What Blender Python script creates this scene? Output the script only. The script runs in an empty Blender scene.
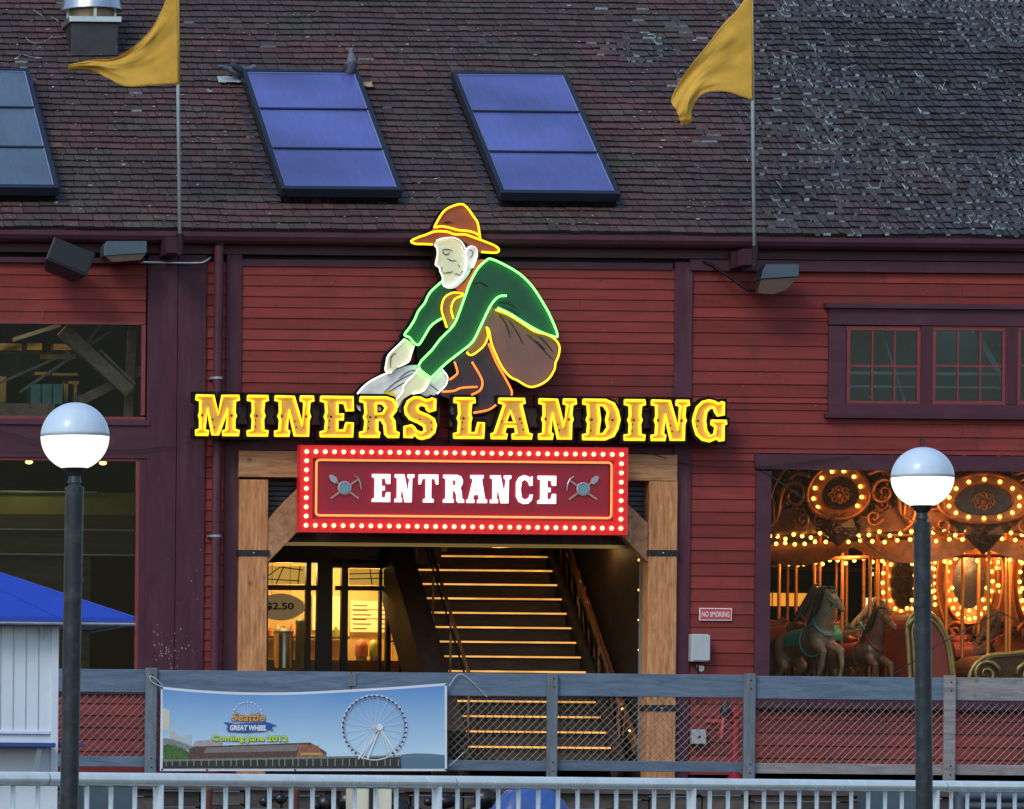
import bpy, math, random
from math import sin, cos, pi, radians, sqrt, atan2
from mathutils import Vector, Matrix
from mathutils.geometry import tessellate_polygon
random.seed(7)
S = bpy.context.scene
C = S.collection

# ------------------------------------------------------------------ camera frame
F = 5000.0; RHO = radians(0.55); U0 = -720.0; V0 = 765.0
CAM = Vector((-15.4, -62.5, 0.0))
def ray(px, py):
    u, v = px - U0, V0 - py
    return ((u*cos(RHO) - v*sin(RHO))/F, (u*sin(RHO) + v*cos(RHO))/F)
def P(px, py, Y=0.0):
    a, b = ray(px, py); d = Y - CAM.y
    return (CAM.x + a*d, CAM.z + b*d)
def P3(px, py, Y=0.0):
    x, z = P(px, py, Y); return Vector((x, Y, z))
def PR(x0, y0, x1, y1, Y=0.0):
    """axis-aligned rectangle (world x0,x1,z0,z1) of a photo rectangle on the plane Y"""
    ym, xm = (y0+y1)/2, (x0+x1)/2
    return P(x0, ym, Y)[0], P(x1, ym, Y)[0], P(xm, y1, Y)[1], P(xm, y0, Y)[1]

# ------------------------------------------------------------------ scene tree helpers
WL = {}
def tag(o, label=None, cat=None, group=None, kind=None):
    if label: o['label'] = label
    if cat: o['category'] = cat
    if group: o['group'] = group
    if kind: o['kind'] = kind
    return o
def thing(name, loc, label, cat, group=None):
    o = bpy.data.objects.new(name, None); C.objects.link(o)
    o.location = loc; WL[o.name] = Vector(loc); o.empty_display_size = .2
    return tag(o, label, cat, group)

class MB:
    def __init__(s): s.v = []; s.f = []; s.c = []; s.mi = []
    def face(s, pts, c=None, mi=0):
        n = len(s.v); s.v += [tuple(p) for p in pts]
        s.f.append(tuple(range(n, n+len(pts)))); s.c.append(c); s.mi.append(mi)
    def add(s, vs, fs, c=None, mi=0):
        n = len(s.v); s.v += [tuple(p) for p in vs]
        for f in fs: s.f.append(tuple(i+n for i in f)); s.c.append(c); s.mi.append(mi)
        return s
    def box(s, x0, x1, y0, y1, z0, z1, c=None, mi=0, m=None):
        vs = [Vector(p) for p in ((x0,y0,z0),(x1,y0,z0),(x1,y1,z0),(x0,y1,z0),(x0,y0,z1),(x1,y0,z1),(x1,y1,z1),(x0,y1,z1))]
        if m is not None: vs = [m @ p for p in vs]
        return s.add(vs, [(3,2,1,0),(4,5,6,7),(0,1,5,4),(1,2,6,5),(2,3,7,6),(3,0,4,7)], c, mi)
    def pbox(s, x0, y0, x1, y1, Ya, Yb, c=None, mi=0):
        a, b, z0, z1 = PR(x0, y0, x1, y1, Ya)
        return s.box(a, b, Ya, Yb, z0, z1, c, mi)
    def beam(s, p, q, w, h, up=(0,-1,0), c=None):
        """rectangular bar from p to q; w across, h along 'up'"""
        p, q = Vector(p), Vector(q); d = (q-p); L = d.length; d = d/L
        u = Vector(up); u = (u - d*u.dot(d)).normalized(); r = d.cross(u)
        vs = []
        for e in (p, q):
            for a, b in ((-1,-1),(1,-1),(1,1),(-1,1)): vs.append(e + r*(a*w/2) + u*(b*h/2))
        return s.add(vs, [(3,2,1,0),(4,5,6,7),(0,1,5,4),(1,2,6,5),(2,3,7,6),(3,0,4,7)], c)
    def tube(s, pts, r, n=8, closed=False, c=None, mi=0):
        pts = [Vector(p) for p in pts]; N = len(pts)
        rs = r if isinstance(r, (list, tuple)) else [r]*N
        base = len(s.v); prev = None
        for i, p in enumerate(pts):
            a = pts[(i-1) % N] if (closed or i > 0) else p
            b = pts[(i+1) % N] if (closed or i < N-1) else p
            t = (b-a)
            t = t.normalized() if t.length > 1e-9 else Vector((0,0,1))
            if prev is None:
                g = Vector((0,1,0)) if abs(t.y) < .9 else Vector((1,0,0))
                u = (g - t*g.dot(t)).normalized()
            else:
                u = prev - t*prev.dot(t)
                u = u.normalized() if u.length > 1e-6 else prev
            prev = u; w = t.cross(u)
            for k in range(n):
                an = 2*pi*k/n; s.v.append(tuple(p + (u*cos(an) + w*sin(an))*rs[i]))
        R = N if closed else N-1
        for i in range(R):
            j = (i+1) % N
            for k in range(n):
                l = (k+1) % n
                s.f.append((base+i*n+k, base+i*n+l, base+j*n+l, base+j*n+k)); s.c.append(c); s.mi.append(mi)
        if not closed:
            s.f.append(tuple(base+k for k in range(n))[::-1]); s.c.append(c); s.mi.append(mi)
            s.f.append(tuple(base+(N-1)*n+k for k in range(n))); s.c.append(c); s.mi.append(mi)
        return s
    def lathe(s, prof, cen, n=24, c=None, mi=0, axis='z'):
        cx, cy, cz = cen; base = len(s.v); N = len(prof)
        for r, h in prof:
            for k in range(n):
                a = 2*pi*k/n
                if axis == 'z': s.v.append((cx+r*cos(a), cy+r*sin(a), cz+h))
                else: s.v.append((cx+r*cos(a), cy+h, cz-r*sin(a)))
        for i in range(N-1):
            for k in range(n):
                l = (k+1) % n
                s.f.append((base+i*n+k, base+i*n+l, base+(i+1)*n+l, base+(i+1)*n+k)); s.c.append(c); s.mi.append(mi)
        if prof[0][0] > 1e-4: s.f.append(tuple(base+k for k in range(n))[::-1]); s.c.append(c); s.mi.append(mi)
        if prof[-1][0] > 1e-4: s.f.append(tuple(base+(N-1)*n+k for k in range(n))); s.c.append(c); s.mi.append(mi)
        return s
    def sphere(s, cen, r, n=10, c=None, sc=(1,1,1), m=None):
        base = len(s.v); H = max(4, n//2)
        for i in range(H+1):
            t = pi*i/H
            for k in range(n):
                a = 2*pi*k/n
                q = Vector((r*sin(t)*cos(a)*sc[0], r*sin(t)*sin(a)*sc[1], r*cos(t)*sc[2]))
                if m is not None: q = m @ q
                s.v.append(tuple(q + Vector(cen)))
        for i in range(H):
            for k in range(n):
                l = (k+1) % n
                s.f.append((base+i*n+k, base+(i+1)*n+k, base+(i+1)*n+l, base+i*n+l)); s.c.append(c); s.mi.append(0)
        return s
    def prism(s, outer, holes, Ya, Yb, c=None, mi=0, back=True):
        """outer / holes: lists of world (x,z); extruded from Ya (front) to Yb"""
        rings = [outer] + list(holes)
        flat = [p for r in rings for p in r]
        tris = tessellate_polygon([[Vector((p[0], p[1], 0)) for p in r] for r in rings])
        n = len(flat); base = len(s.v)
        s.v += [(p[0], Ya, p[1]) for p in flat] + [(p[0], Yb, p[1]) for p in flat]
        for t in tris:
            a, b, d = [Vector((flat[i][0], flat[i][1])) for i in t]
            if (b-a).cross(d-a) < 0: t = t[::-1]
            s.f.append(tuple(base+i for i in t)); s.c.append(c); s.mi.append(mi)
            if back: s.f.append(tuple(base+n+i for i in t[::-1])); s.c.append(c); s.mi.append(mi)
        o = 0
        for r in rings:
            m = len(r)
            for i in range(m):
                j = (i+1) % m
                s.f.append((base+o+i, base+o+j, base+n+o+j, base+n+o+i)); s.c.append(c); s.mi.append(mi)
            o += m
        return s
    def pieces(s):
        par = list(range(len(s.v)))
        def fd(i):
            while par[i] != i: par[i] = par[par[i]]; i = par[i]
            return i
        for f in s.f:
            for j in f[1:]: par[fd(j)] = fd(f[0])
        groups = {}
        for k, f in enumerate(s.f): groups.setdefault(fd(f[0]), []).append(k)
        for ks in groups.values():
            m = MB(); mp = {}
            for k in ks:
                q = []
                for i in s.f[k]:
                    if i not in mp: mp[i] = len(m.v); m.v.append(s.v[i])
                    q.append(mp[i])
                m.f.append(tuple(q)); m.c.append(s.c[k]); m.mi.append(s.mi[k])
            yield m
    def buildall(s, name, mat, parent, **kw):
        """every separate piece becomes a part of its own"""
        return [m.build(name, mat, parent, **kw) for m in s.pieces()]
    def build(s, name, mat, parent=None, smooth=False, bevel=0, loc=None, auto=None):
        me = bpy.data.meshes.new(name)
        if parent is not None: off = WL[parent.name]
        elif loc is not None: off = Vector(loc)
        else:
            xs = [v[0] for v in s.v]; ys = [v[1] for v in s.v]; zs = [v[2] for v in s.v]
            off = Vector(((min(xs)+max(xs))/2, (min(ys)+max(ys))/2, min(zs)))
        me.from_pydata([(v[0]-off.x, v[1]-off.y, v[2]-off.z) for v in s.v], [], s.f)
        mats = mat if isinstance(mat, (list, tuple)) else [mat]
        for m in mats: me.materials.append(m)
        if len(mats) > 1: me.polygons.foreach_set('material_index', s.mi)
        if any(c is not None for c in s.c):
            at = me.color_attributes.new('Col', 'FLOAT_COLOR', 'CORNER')
            buf = []
            for f, c in zip(s.f, s.c):
                if c is None: c = (1, 1, 1)
                elif not isinstance(c, (tuple, list)): c = (c, c, c)
                buf += [c[0], c[1], c[2], 1.0]*len(f)
            at.data.foreach_set('color', buf)
        me.validate(); me.update()
        if smooth: me.polygons.foreach_set('use_smooth', [True]*len(me.polygons))
        o = bpy.data.objects.new(name, me); C.objects.link(o)
        if parent is not None: o.parent = parent
        else: o.location = off
        WL[o.name] = off
        if auto:
            try: me.set_sharp_from_angle(angle=radians(auto)); me.polygons.foreach_set('use_smooth', [True]*len(me.polygons))
            except Exception: pass
        if bevel:
            b = o.modifiers.new('bevel', 'BEVEL'); b.width = bevel; b.segments = 2; b.limit_method = 'ANGLE'
            b.harden_normals = False
        return o

def copies(mb, name, m, parent, spots, smooth=True, rots=None):
    """the mesh, built round its own origin, set down at every world spot as a child of parent"""
    me = bpy.data.meshes.new(name); me.from_pydata(mb.v, [], mb.f); me.materials.append(m)
    if smooth: me.polygons.foreach_set('use_smooth', [True]*len(me.polygons))
    out = []
    for i, p in enumerate(spots):
        o = bpy.data.objects.new(name, me); C.objects.link(o); o.parent = parent; o.location = Vector(p)-WL[parent.name]
        if rots: o.rotation_euler = rots[i]
        WL[o.name] = Vector(p); out.append(o)
    return out

def fuse(caps, voxel, smooth=6):
    """one continuous skin round tapered capsules (p, r, q, s)"""
    m = MB()
    for p, r, q, s_ in caps:
        p, q = Vector(p), Vector(q); n = max(2, int((q-p).length/(min(r, s_)*.45))+1)
        for i in range(n+1):
            t = i/n; m.sphere(p.lerp(q, t), r + (s_-r)*t, 12)
    me = bpy.data.meshes.new('tmp'); me.from_pydata(m.v, [], m.f)
    o = bpy.data.objects.new('tmp', me); C.objects.link(o)
    r = o.modifiers.new('r', 'REMESH'); r.mode = 'VOXEL'; r.voxel_size = voxel
    if smooth:
        sm = o.modifiers.new('s', 'SMOOTH'); sm.factor = .5; sm.iterations = smooth
    dg = bpy.context.evaluated_depsgraph_get(); ev = o.evaluated_get(dg); em = ev.to_mesh()
    out = MB(); out.v = [tuple(v.co) for v in em.vertices]; out.f = [tuple(p.vertices) for p in em.polygons]
    out.c = [None]*len(out.f); out.mi = [0]*len(out.f)
    ev.to_mesh_clear(); bpy.data.objects.remove(o); bpy.data.meshes.remove(me)
    return out
def xform(mb, m):
    mb.v = [tuple(m @ Vector(v)) for v in mb.v]; return mb

def text_mb(txt, rect, Y, depth=.004, bold=0.0, shear=0.0, mi=0):
    """built-in font text fitted to a world rectangle (x0,x1,z0,z1), standing at Y facing the camera"""
    cu = bpy.data.curves.new('t', 'FONT'); cu.body = txt; cu.size = 1; cu.offset = bold; cu.shear = shear
    cu.resolution_u = 3
    o = bpy.data.objects.new('t', cu); C.objects.link(o)
    dg = bpy.context.evaluated_depsgraph_get(); ev = o.evaluated_get(dg); em = ev.to_mesh()
    vs = [v.co.copy() for v in em.vertices]; fs = [tuple(p.vertices) for p in em.polygons]
    ev.to_mesh_clear(); bpy.data.objects.remove(o); bpy.data.curves.remove(cu)
    xa, xb = min(v.x for v in vs), max(v.x for v in vs); ya, yb = min(v.y for v in vs), max(v.y for v in vs)
    x0, x1, z0, z1 = rect; out = MB()
    out.add([(x0+(v.x-xa)/(xb-xa)*(x1-x0), Y-depth, z0+(v.y-ya)/(yb-ya)*(z1-z0)) for v in vs], fs)
    return out

def offset_poly(pts, d):
    """miter offset of a closed polygon; positive d grows it"""
    n = len(pts); A = sum(pts[i][0]*pts[(i+1) % n][1]-pts[(i+1) % n][0]*pts[i][1] for i in range(n))
    sg = 1 if A > 0 else -1; out = []
    for i in range(n):
        p0, p1, p2 = Vector(pts[i-1]), Vector(pts[i]), Vector(pts[(i+1) % n])
        e1 = (p1-p0); e2 = (p2-p1)
        if e1.length < 1e-9 or e2.length < 1e-9: out.append(tuple(p1)); continue
        e1.normalize(); e2.normalize()
        n1 = Vector((e1.y, -e1.x))*sg; n2 = Vector((e2.y, -e2.x))*sg
        m = n1+n2
        if m.length < .3: out.append(tuple(p1+n1*d)); continue
        m.normalize(); k = min(1.7, 1/max(.35, m.dot(n1)))
        out.append(tuple(p1+m*d*k))
    return out
def smooth_line(pts, closed=False, n=3):
    """Catmull-Rom through the points"""
    P_ = [Vector(p) for p in pts]; N = len(P_); out = []
    R = N if closed else N-1
    for i in range(R):
        p1, p2 = P_[i], P_[(i+1) % N]
        p0 = P_[i-1] if (closed or i > 0) else p1
        p3 = P_[(i+2) % N] if (closed or i+2 < N) else p2
        for k in range(n):
            t = k/n
            out.append(.5*((2*p1)+(-p0+p2)*t+(2*p0-5*p1+4*p2-p3)*t*t+(-p0+3*p1-3*p2+p3)*t**3))
    if not closed: out.append(P_[-1])
    return out

# ------------------------------------------------------------------ materials
def mat(name, col, rough=.6, metal=0, noise=0.0, nscale=6, stretch=(1,1,1), bump=0.0, bscale=None, attr=False,
        spec=.5, dirt=None, dscale=1.5, damt=.5, coat=0, dstretch=None):
    m = bpy.data.materials.new(name); m.use_nodes = True; nt = m.node_tree; N = nt.nodes; L = nt.links
    b = N['Principled BSDF']; b.inputs['Roughness'].default_value = rough; b.inputs['Metallic'].default_value = metal
    b.inputs['Specular IOR Level'].default_value = spec
    if coat: b.inputs['Coat Weight'].default_value = coat
    col = (*col, 1)
    out = None
    if noise or bump or dirt or attr:
        tc = N.new('ShaderNodeTexCoord'); mp = N.new('ShaderNodeMapping'); mp.inputs['Scale'].default_value = stretch
        L.new(tc.outputs['Object'], mp.inputs['Vector'])
        nz = N.new('ShaderNodeTexNoise'); nz.inputs['Scale'].default_value = nscale; nz.inputs['Detail'].default_value = 6
        nz.inputs['Roughness'].default_value = .65; L.new(mp.outputs[0], nz.inputs['Vector'])
        mr = N.new('ShaderNodeMapRange'); mr.inputs['From Min'].default_value = .3; mr.inputs['From Max'].default_value = .7
        mr.inputs['To Min'].default_value = 1-noise; mr.inputs['To Max'].default_value = 1+noise
        L.new(nz.outputs['Fac'], mr.inputs['Value'])
        mx = N.new('ShaderNodeMix'); mx.data_type = 'RGBA'; mx.blend_type = 'MULTIPLY'; mx.inputs[0].default_value = 1
        mx.inputs[6].default_value = col; L.new(mr.outputs[0], mx.inputs[7]); out = mx.outputs[2]
        if attr:
            at = N.new('ShaderNodeAttribute'); at.attribute_name = 'Col'
            m2 = N.new('ShaderNodeMix'); m2.data_type = 'RGBA'; m2.blend_type = 'MULTIPLY'; m2.inputs[0].default_value = 1
            L.new(out, m2.inputs[6]); L.new(at.outputs['Color'], m2.inputs[7]); out = m2.outputs[2]
        if dirt:
            n2 = N.new('ShaderNodeTexNoise'); n2.inputs['Scale'].default_value = dscale; n2.inputs['Detail'].default_value = 8
            n2.inputs['Roughness'].default_value = .7; 
            if dstretch:
                m5 = N.new('ShaderNodeMapping'); m5.inputs['Scale'].default_value = dstretch; L.new(tc.outputs['Object'], m5.inputs['Vector']); L.new(m5.outputs[0], n2.inputs['Vector'])
            else: L.new(tc.outputs['Object'], n2.inputs['Vector'])
            r2 = N.new('ShaderNodeMapRange'); r2.inputs['From Min'].default_value = .5; r2.inputs['From Max'].default_value = .75
            r2.inputs['To Max'].default_value = damt; L.new(n2.outputs['Fac'], r2.inputs['Value'])
            m3 = N.new('ShaderNodeMix'); m3.data_type = 'RGBA'; L.new(r2.outputs[0], m3.inputs[0])
            L.new(out, m3.inputs[6]); m3.inputs[7].default_value = (*dirt, 1); out = m3.outputs[2]
        L.new(out, b.inputs['Base Color'])
        rr = N.new('ShaderNodeMapRange'); rr.inputs['To Min'].default_value = max(.03, rough-.12); rr.inputs['To Max'].default_value = min(1, rough+.12)
        L.new(nz.outputs['Fac'], rr.inputs['Value']); L.new(rr.outputs[0], b.inputs['Roughness'])
        if bump:
            bp = N.new('ShaderNodeBump'); bp.inputs['Strength'].default_value = bump; bp.inputs['Distance'].default_value = .01
            if bscale:
                n4 = N.new('ShaderNodeTexNoise'); n4.inputs['Scale'].default_value = bscale; n4.inputs['Detail'].default_value = 5
                L.new(mp.outputs[0], n4.inputs['Vector']); L.new(n4.outputs['Fac'], bp.inputs['Height'])
            else: L.new(nz.outputs['Fac'], bp.inputs['Height'])
            L.new(bp.outputs[0], b.inputs['Normal'])
    else: b.inputs['Base Color'].default_value = col
    return m
def emit(name, col, st, rough=.4, base=None):
    m = bpy.data.materials.new(name); m.use_nodes = True; b = m.node_tree.nodes['Principled BSDF']
    b.inputs['Base Color'].default_value = (*(base or col), 1); b.inputs['Roughness'].default_value = rough
    b.inputs['Emission Color'].default_value = (*col, 1); b.inputs['Emission Strength'].default_value = st
    return m
def glassmat(name, tint=(.9,.95,.95), ior=1.5, rough=.02, wav=0.0, extra=0.0):
    m = bpy.data.materials.new(name); m.use_nodes = True; nt = m.node_tree; N = nt.nodes; L = nt.links
    N.remove(N['Principled BSDF']); o = N['Material Output']
    t = N.new('ShaderNodeBsdfTransparent'); t.inputs[0].default_value = (*tint, 1)
    g = N.new('ShaderNodeBsdfGlossy'); g.inputs['Roughness'].default_value = rough
    f = N.new('ShaderNodeFresnel'); f.inputs[0].default_value = ior
    ad = N.new('ShaderNodeMath'); ad.operation = 'ADD'; ad.inputs[1].default_value = extra; L.new(f.outputs[0], ad.inputs[0])
    x = N.new('ShaderNodeMixShader'); L.new(ad.outputs[0], x.inputs[0]); L.new(t.outputs[0], x.inputs[1]); L.new(g.outputs[0], x.inputs[2])
    if wav:
        nz = N.new('ShaderNodeTexNoise'); nz.inputs['Scale'].default_value = 3; b = N.new('ShaderNodeBump'); b.inputs['Strength'].default_value = wav
        tc = N.new('ShaderNodeTexCoord'); L.new(tc.outputs['Object'], nz.inputs[0])
        L.new(nz.outputs[0], b.inputs['Height']); L.new(b.outputs[0], g.inputs['Normal'])
    L.new(x.outputs[0], o.inputs[0]); return m
def woodmat(name, c1, c2, stretch, rough=.7, bump=.35, attr=False, knots=True):
    """timber: long streaky grain between two colours plus dark knots"""
    m = bpy.data.materials.new(name); m.use_nodes = True; nt = m.node_tree; N = nt.nodes; L = nt.links
    b = N['Principled BSDF']; b.inputs['Roughness'].default_value = rough
    tc = N.new('ShaderNodeTexCoord'); mp = N.new('ShaderNodeMapping'); mp.inputs['Scale'].default_value = stretch
    L.new(tc.outputs['Object'], mp.inputs['Vector'])
    nz = N.new('ShaderNodeTexNoise'); nz.inputs['Scale'].default_value = 9; nz.inputs['Detail'].default_value = 8; nz.inputs['Roughness'].default_value = .7
    nz.inputs['Distortion'].default_value = .6; L.new(mp.outputs[0], nz.inputs['Vector'])
    cr = N.new('ShaderNodeValToRGB'); cr.color_ramp.elements[0].position = .33; cr.color_ramp.elements[0].color = (*c1, 1)
    cr.color_ramp.elements[1].position = .66; cr.color_ramp.elements[1].color = (*c2, 1); L.new(nz.outputs['Fac'], cr.inputs[0])
    out = cr.outputs[0]
    if knots:
        vo = N.new('ShaderNodeTexVoronoi'); vo.inputs['Scale'].default_value = 3.2; L.new(tc.outputs['Object'], vo.inputs['Vector'])
        k = N.new('ShaderNodeMapRange'); k.inputs['From Min'].default_value = .03; k.inputs['From Max'].default_value = .16
        k.inputs['To Min'].default_value = .35; k.inputs['To Max'].default_value = 1; L.new(vo.outputs['Distance'], k.inputs['Value'])
        mx = N.new('ShaderNodeMix'); mx.data_type = 'RGBA'; mx.blend_type = 'MULTIPLY'; mx.inputs[0].default_value = 1
        L.new(out, mx.inputs[6]); L.new(k.outputs[0], mx.inputs[7]); out = mx.outputs[2]
    if attr:
        at = N.new('ShaderNodeAttribute'); at.attribute_name = 'Col'
        m2 = N.new('ShaderNodeMix'); m2.data_type = 'RGBA'; m2.blend_type = 'MULTIPLY'; m2.inputs[0].default_value = 1
        L.new(out, m2.inputs[6]); L.new(at.outputs['Color'], m2.inputs[7]); out = m2.outputs[2]
    L.new(out, b.inputs['Base Color'])
    bp = N.new('ShaderNodeBump'); bp.inputs['Strength'].default_value = bump; bp.inputs['Distance'].default_value = .008
    L.new(nz.outputs['Fac'], bp.inputs['Height']); L.new(bp.outputs[0], b.inputs['Normal'])
    return m

M = {}
M['siding'] = mat('red_siding', (.215,.036,.033), .65, spec=.2, noise=.18, nscale=5, stretch=(.35,1,3), bump=.1, attr=True, dirt=(.095,.030,.032), dscale=1.3, damt=.8, dstretch=(2.2,1,.6))
M['plum'] = mat('plum_trim', (.070,.022,.037), .6, spec=.25, noise=.22, nscale=7, stretch=(1,1,.25), bump=.12, attr=True, dirt=(.13,.07,.085), dscale=2.2, damt=.5, dstretch=(3,3,.35))
M['plumh'] = mat('plum_trim_horizontal', (.070,.022,.037), .55, spec=.3, noise=.22, nscale=7, stretch=(.2,1,1), bump=.12, attr=True, dirt=(.13,.07,.09), dscale=2.2, damt=.3)
M['sash'] = mat('red_sash', (.20,.032,.036), .5, noise=.2, nscale=9, bump=.1)
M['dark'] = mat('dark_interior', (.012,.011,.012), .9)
M['darkwood'] = woodmat('dark_wood', (.02,.013,.01), (.05,.034,.025), (1,1,.3), knots=False)
M['timber_v'] = woodmat('timber_vertical', (.32,.12,.04), (.70,.34,.14), (2.6,2.6,.3), bump=.8)
M['timber_h'] = woodmat('timber_horizontal', (.27,.11,.045), (.62,.33,.15), (.3,2.6,2.6), bump=.8)
M['timber_d'] = woodmat('timber_brace', (.26,.11,.05), (.54,.29,.15), (1,1.5,1))
M['iron'] = mat('black_iron', (.03,.032,.036), .5, metal=.6, noise=.3, nscale=20)
M['black'] = mat('black_paint', (.006,.006,.007), .6, spec=.1)
M['steel'] = mat('galvanised_steel', (.55,.58,.6), .32, metal=.9, noise=.12, nscale=14, bump=.05)
M['rail'] = mat('painted_steel_rail', (.82,.88,.88), .25, metal=.25, noise=.08, nscale=10, bump=.03, dirt=(.3,.3,.3), dscale=6, damt=.3)
M['fence'] = woodmat('blue_grey_fence', (.062,.100,.155), (.13,.19,.265), (.3,2,2), bump=.4, attr=True, knots=False)
M['fence_raw'] = woodmat('weathered_fence', (.16,.15,.16), (.33,.31,.32), (.3,2,2), bump=.5, knots=True)
M['wire'] = mat('chain_wire', (.30,.30,.27), .4, metal=.7)
M['pole'] = mat('lamp_pole_paint', (.016,.024,.033), .45, noise=.35, nscale=12, bump=.1, dirt=(.10,.115,.13), dscale=16, damt=.5, spec=.35)
M['asphalt'] = mat('asphalt', (.05,.05,.052), .9, noise=.25, nscale=30, bump=.3)
M['planks'] = woodmat('deck_planks', (.07,.06,.055), (.13,.115,.10), (2,.3,2), attr=True)
M['concrete'] = mat('concrete', (.09,.085,.08), .9, noise=.3, nscale=3, bump=.3, dirt=(.03,.028,.025), dscale=2, damt=.8)
M['white'] = mat('white_panel', (.60,.68,.78), .5, noise=.05, nscale=3, dirt=(.5,.5,.5), dscale=2, damt=.3)
M['blue'] = mat('blue_canvas', (.012,.055,.42), .65, noise=.1, nscale=3, bump=.15, bscale=120)
M['grey_metal'] = mat('grey_metal', (.30,.34,.37), .45, metal=.3, noise=.15, nscale=8)
M['flag'] = mat('yellow_flag', (.80,.50,.09), .8, noise=.16, nscale=4, bump=.25, bscale=40, spec=.15)
_n = M['flag'].node_tree; _t = _n.nodes.new('ShaderNodeBsdfTranslucent'); _t.inputs[0].default_value = (.85,.55,.10,1); _x = _n.nodes.new('ShaderNodeMixShader'); _x.inputs[0].default_value = .3
_n.links.new(_n.nodes['Principled BSDF'].outputs[0], _x.inputs[1]); _n.links.new(_t.outputs[0], _x.inputs[2]); _n.links.new(_x.outputs[0], _n.nodes['Material Output'].inputs[0])
# ================================================================== SETTING
g = MB(); g.face([(-1500,-1500,-1.2),(1500,-1500,-1.2),(1500,1500,-1.2),(-1500,1500,-1.2)])
tag(g.build('street', M['asphalt'], loc=(0,0,-1.2)), kind='structure')
g = MB()
z = 0
xx = -14.0
while xx < 16:
    g.box(xx, xx+.137, -2.75, 14, -.05, 0, c=random.uniform(.75,1.25)); xx += .145
tag(g.build('pier_deck', M['planks'], loc=(0,0,-.05)), kind='structure')
g = MB(); g.box(-14, 16, -2.775, -2.752, -.19, -.03); M['joist'] = woodmat('rim_joist_wood', (.05,.035,.035), (.10,.07,.065), (.3,2,2), knots=False); tag(g.build('pier_rim_joist', M['joist'], loc=(0,-2.76,-.19)), kind='structure')
g = MB()
x = -14
while x < 16:      # rough bulkhead of heavy timbers and dark stone under the deck edge
    w = random.uniform(.4,.9)
    zz = -1.2
    while zz < -.08:
        h = min(random.uniform(.14,.24), -.06-zz); g.box(x+.012, x+w-.012, -2.70+random.uniform(-.03,.03), -2.3, zz+.008, zz+h-.008, c=(random.uniform(.6,1.5),)*3); zz += h
    x += w
M['stone'] = mat('bulkhead', (.075,.062,.055), .9, noise=.35, nscale=9, bump=.5, attr=True)
tag(g.build('pier_bulkhead', M['stone'], loc=(0,-2.5,-1.2)), kind='structure')

# ================================================================== BUILDING
B = thing('pier_building', (0,0,0), 'long plum and red clapboard pier shed with a worn shingle roof and three tilted skylights', 'building')
def rv(a=.12): return 1+random.uniform(-a, a)
def siding(mb, x0, y0, x1, y1, expo, Y=0.0, rect=None, top=None):
    X0, X1, Z0, Z1 = rect or PR(x0, y0, x1, y1, Y)
    zn = top if top is not None else Z1
    while zn > Z0+.01:
        zt = min(Z1, zn); zb = max(Z0, zn-expo); zn -= expo; x = X0
        if zt-zb < .004: continue
        while x < X1-.001:
            w = random.uniform(2.4,4.8); xe = min(X1, x+w)
            if X1-xe < .5: xe = X1
            c = rv(.2); j = random.uniform(-.002,.002)
            a, b = x+.0015, xe-.0015
            f = Y-.023+j; t = Y-.006
            mb.face([(a,f,zb+.001),(b,f,zb+.001),(b,t,zt),(a,t,zt)], c)
            mb.face([(a,Y+.02,zb+.001),(b,Y+.02,zb+.001),(b,f,zb+.001),(a,f,zb+.001)], c)
            mb.face([(a,f,zb+.001),(a,t,zt),(a,Y+.02,zt),(a,Y+.02,zb)], c); mb.face([(b,f,zb+.001),(b,Y+.02,zb),(b,Y+.02,zt),(b,t,zt)], c)
            x = xe
def board(mb, x0, y0, x1, y1, Yf, Yb=.02, c=None): mb.pbox(x0, y0, x1, y1, Yf, Yb, c=c if c is not None else rv(.08))

LX, RX = -190, 1240
# wall backing and siding
wb = MB()
siding(wb, LX, 262, 146, 321, .152)
siding(wb, 203, 262, 228, 775, .135)
siding(wb, 239, 266, 674, 452, .1345)
XL_, XR_, ZB_, ZT_ = PR(690, 271, RX, 455)          # right bay: courses run round the window opening
ZD_ = PR(690, 271, 757, 775)[2]; XA_ = P(840, 365)[0]; XB_ = P(1120, 365)[0]; ZA_ = P(980, 405)[1]; ZC_ = P(980, 320)[1]
siding(wb, 0,0,0,0, .16, rect=(XL_, P(757, 600)[0], ZD_, ZB_), top=ZT_)
siding(wb, 0,0,0,0, .16, rect=(XL_, XR_, ZB_, ZA_), top=ZT_)
siding(wb, 0,0,0,0, .16, rect=(XL_, XA_, ZA_, ZC_), top=ZT_); siding(wb, 0,0,0,0, .16, rect=(XB_, XR_, ZA_, ZC_), top=ZT_)
siding(wb, 0,0,0,0, .16, rect=(XL_, XR_, ZC_, ZT_), top=ZT_)
siding(wb, 755, 709, RX, 775, .16)
siding(wb, LX, 690, 150, 776, .15)
wall = wb.build('clapboard_wall', M['siding'], B)
ch = MB()
for i in range(260):     # flakes of lost paint and nail heads on the boards
    px_, py_ = (random.uniform(245,670), random.uniform(272,445)) if i % 2 else (random.uniform(694,1020), random.uniform(276,452))
    q = P3(px_, py_, -.030); r_ = random.uniform(.003,.008); ch.sphere(q, r_, 5, sc=(random.uniform(.7,2.2),.35,.8), c=random.choice([(.30,.22,.20),(.16,.09,.08),(.05,.02,.02),(.04,.02,.02)]))
M['chip'] = mat('paint_flake', (1,1,1), .8, attr=True); ch.build('paint_flake', M['chip'], B)['kind'] = 'stuff'

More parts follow.
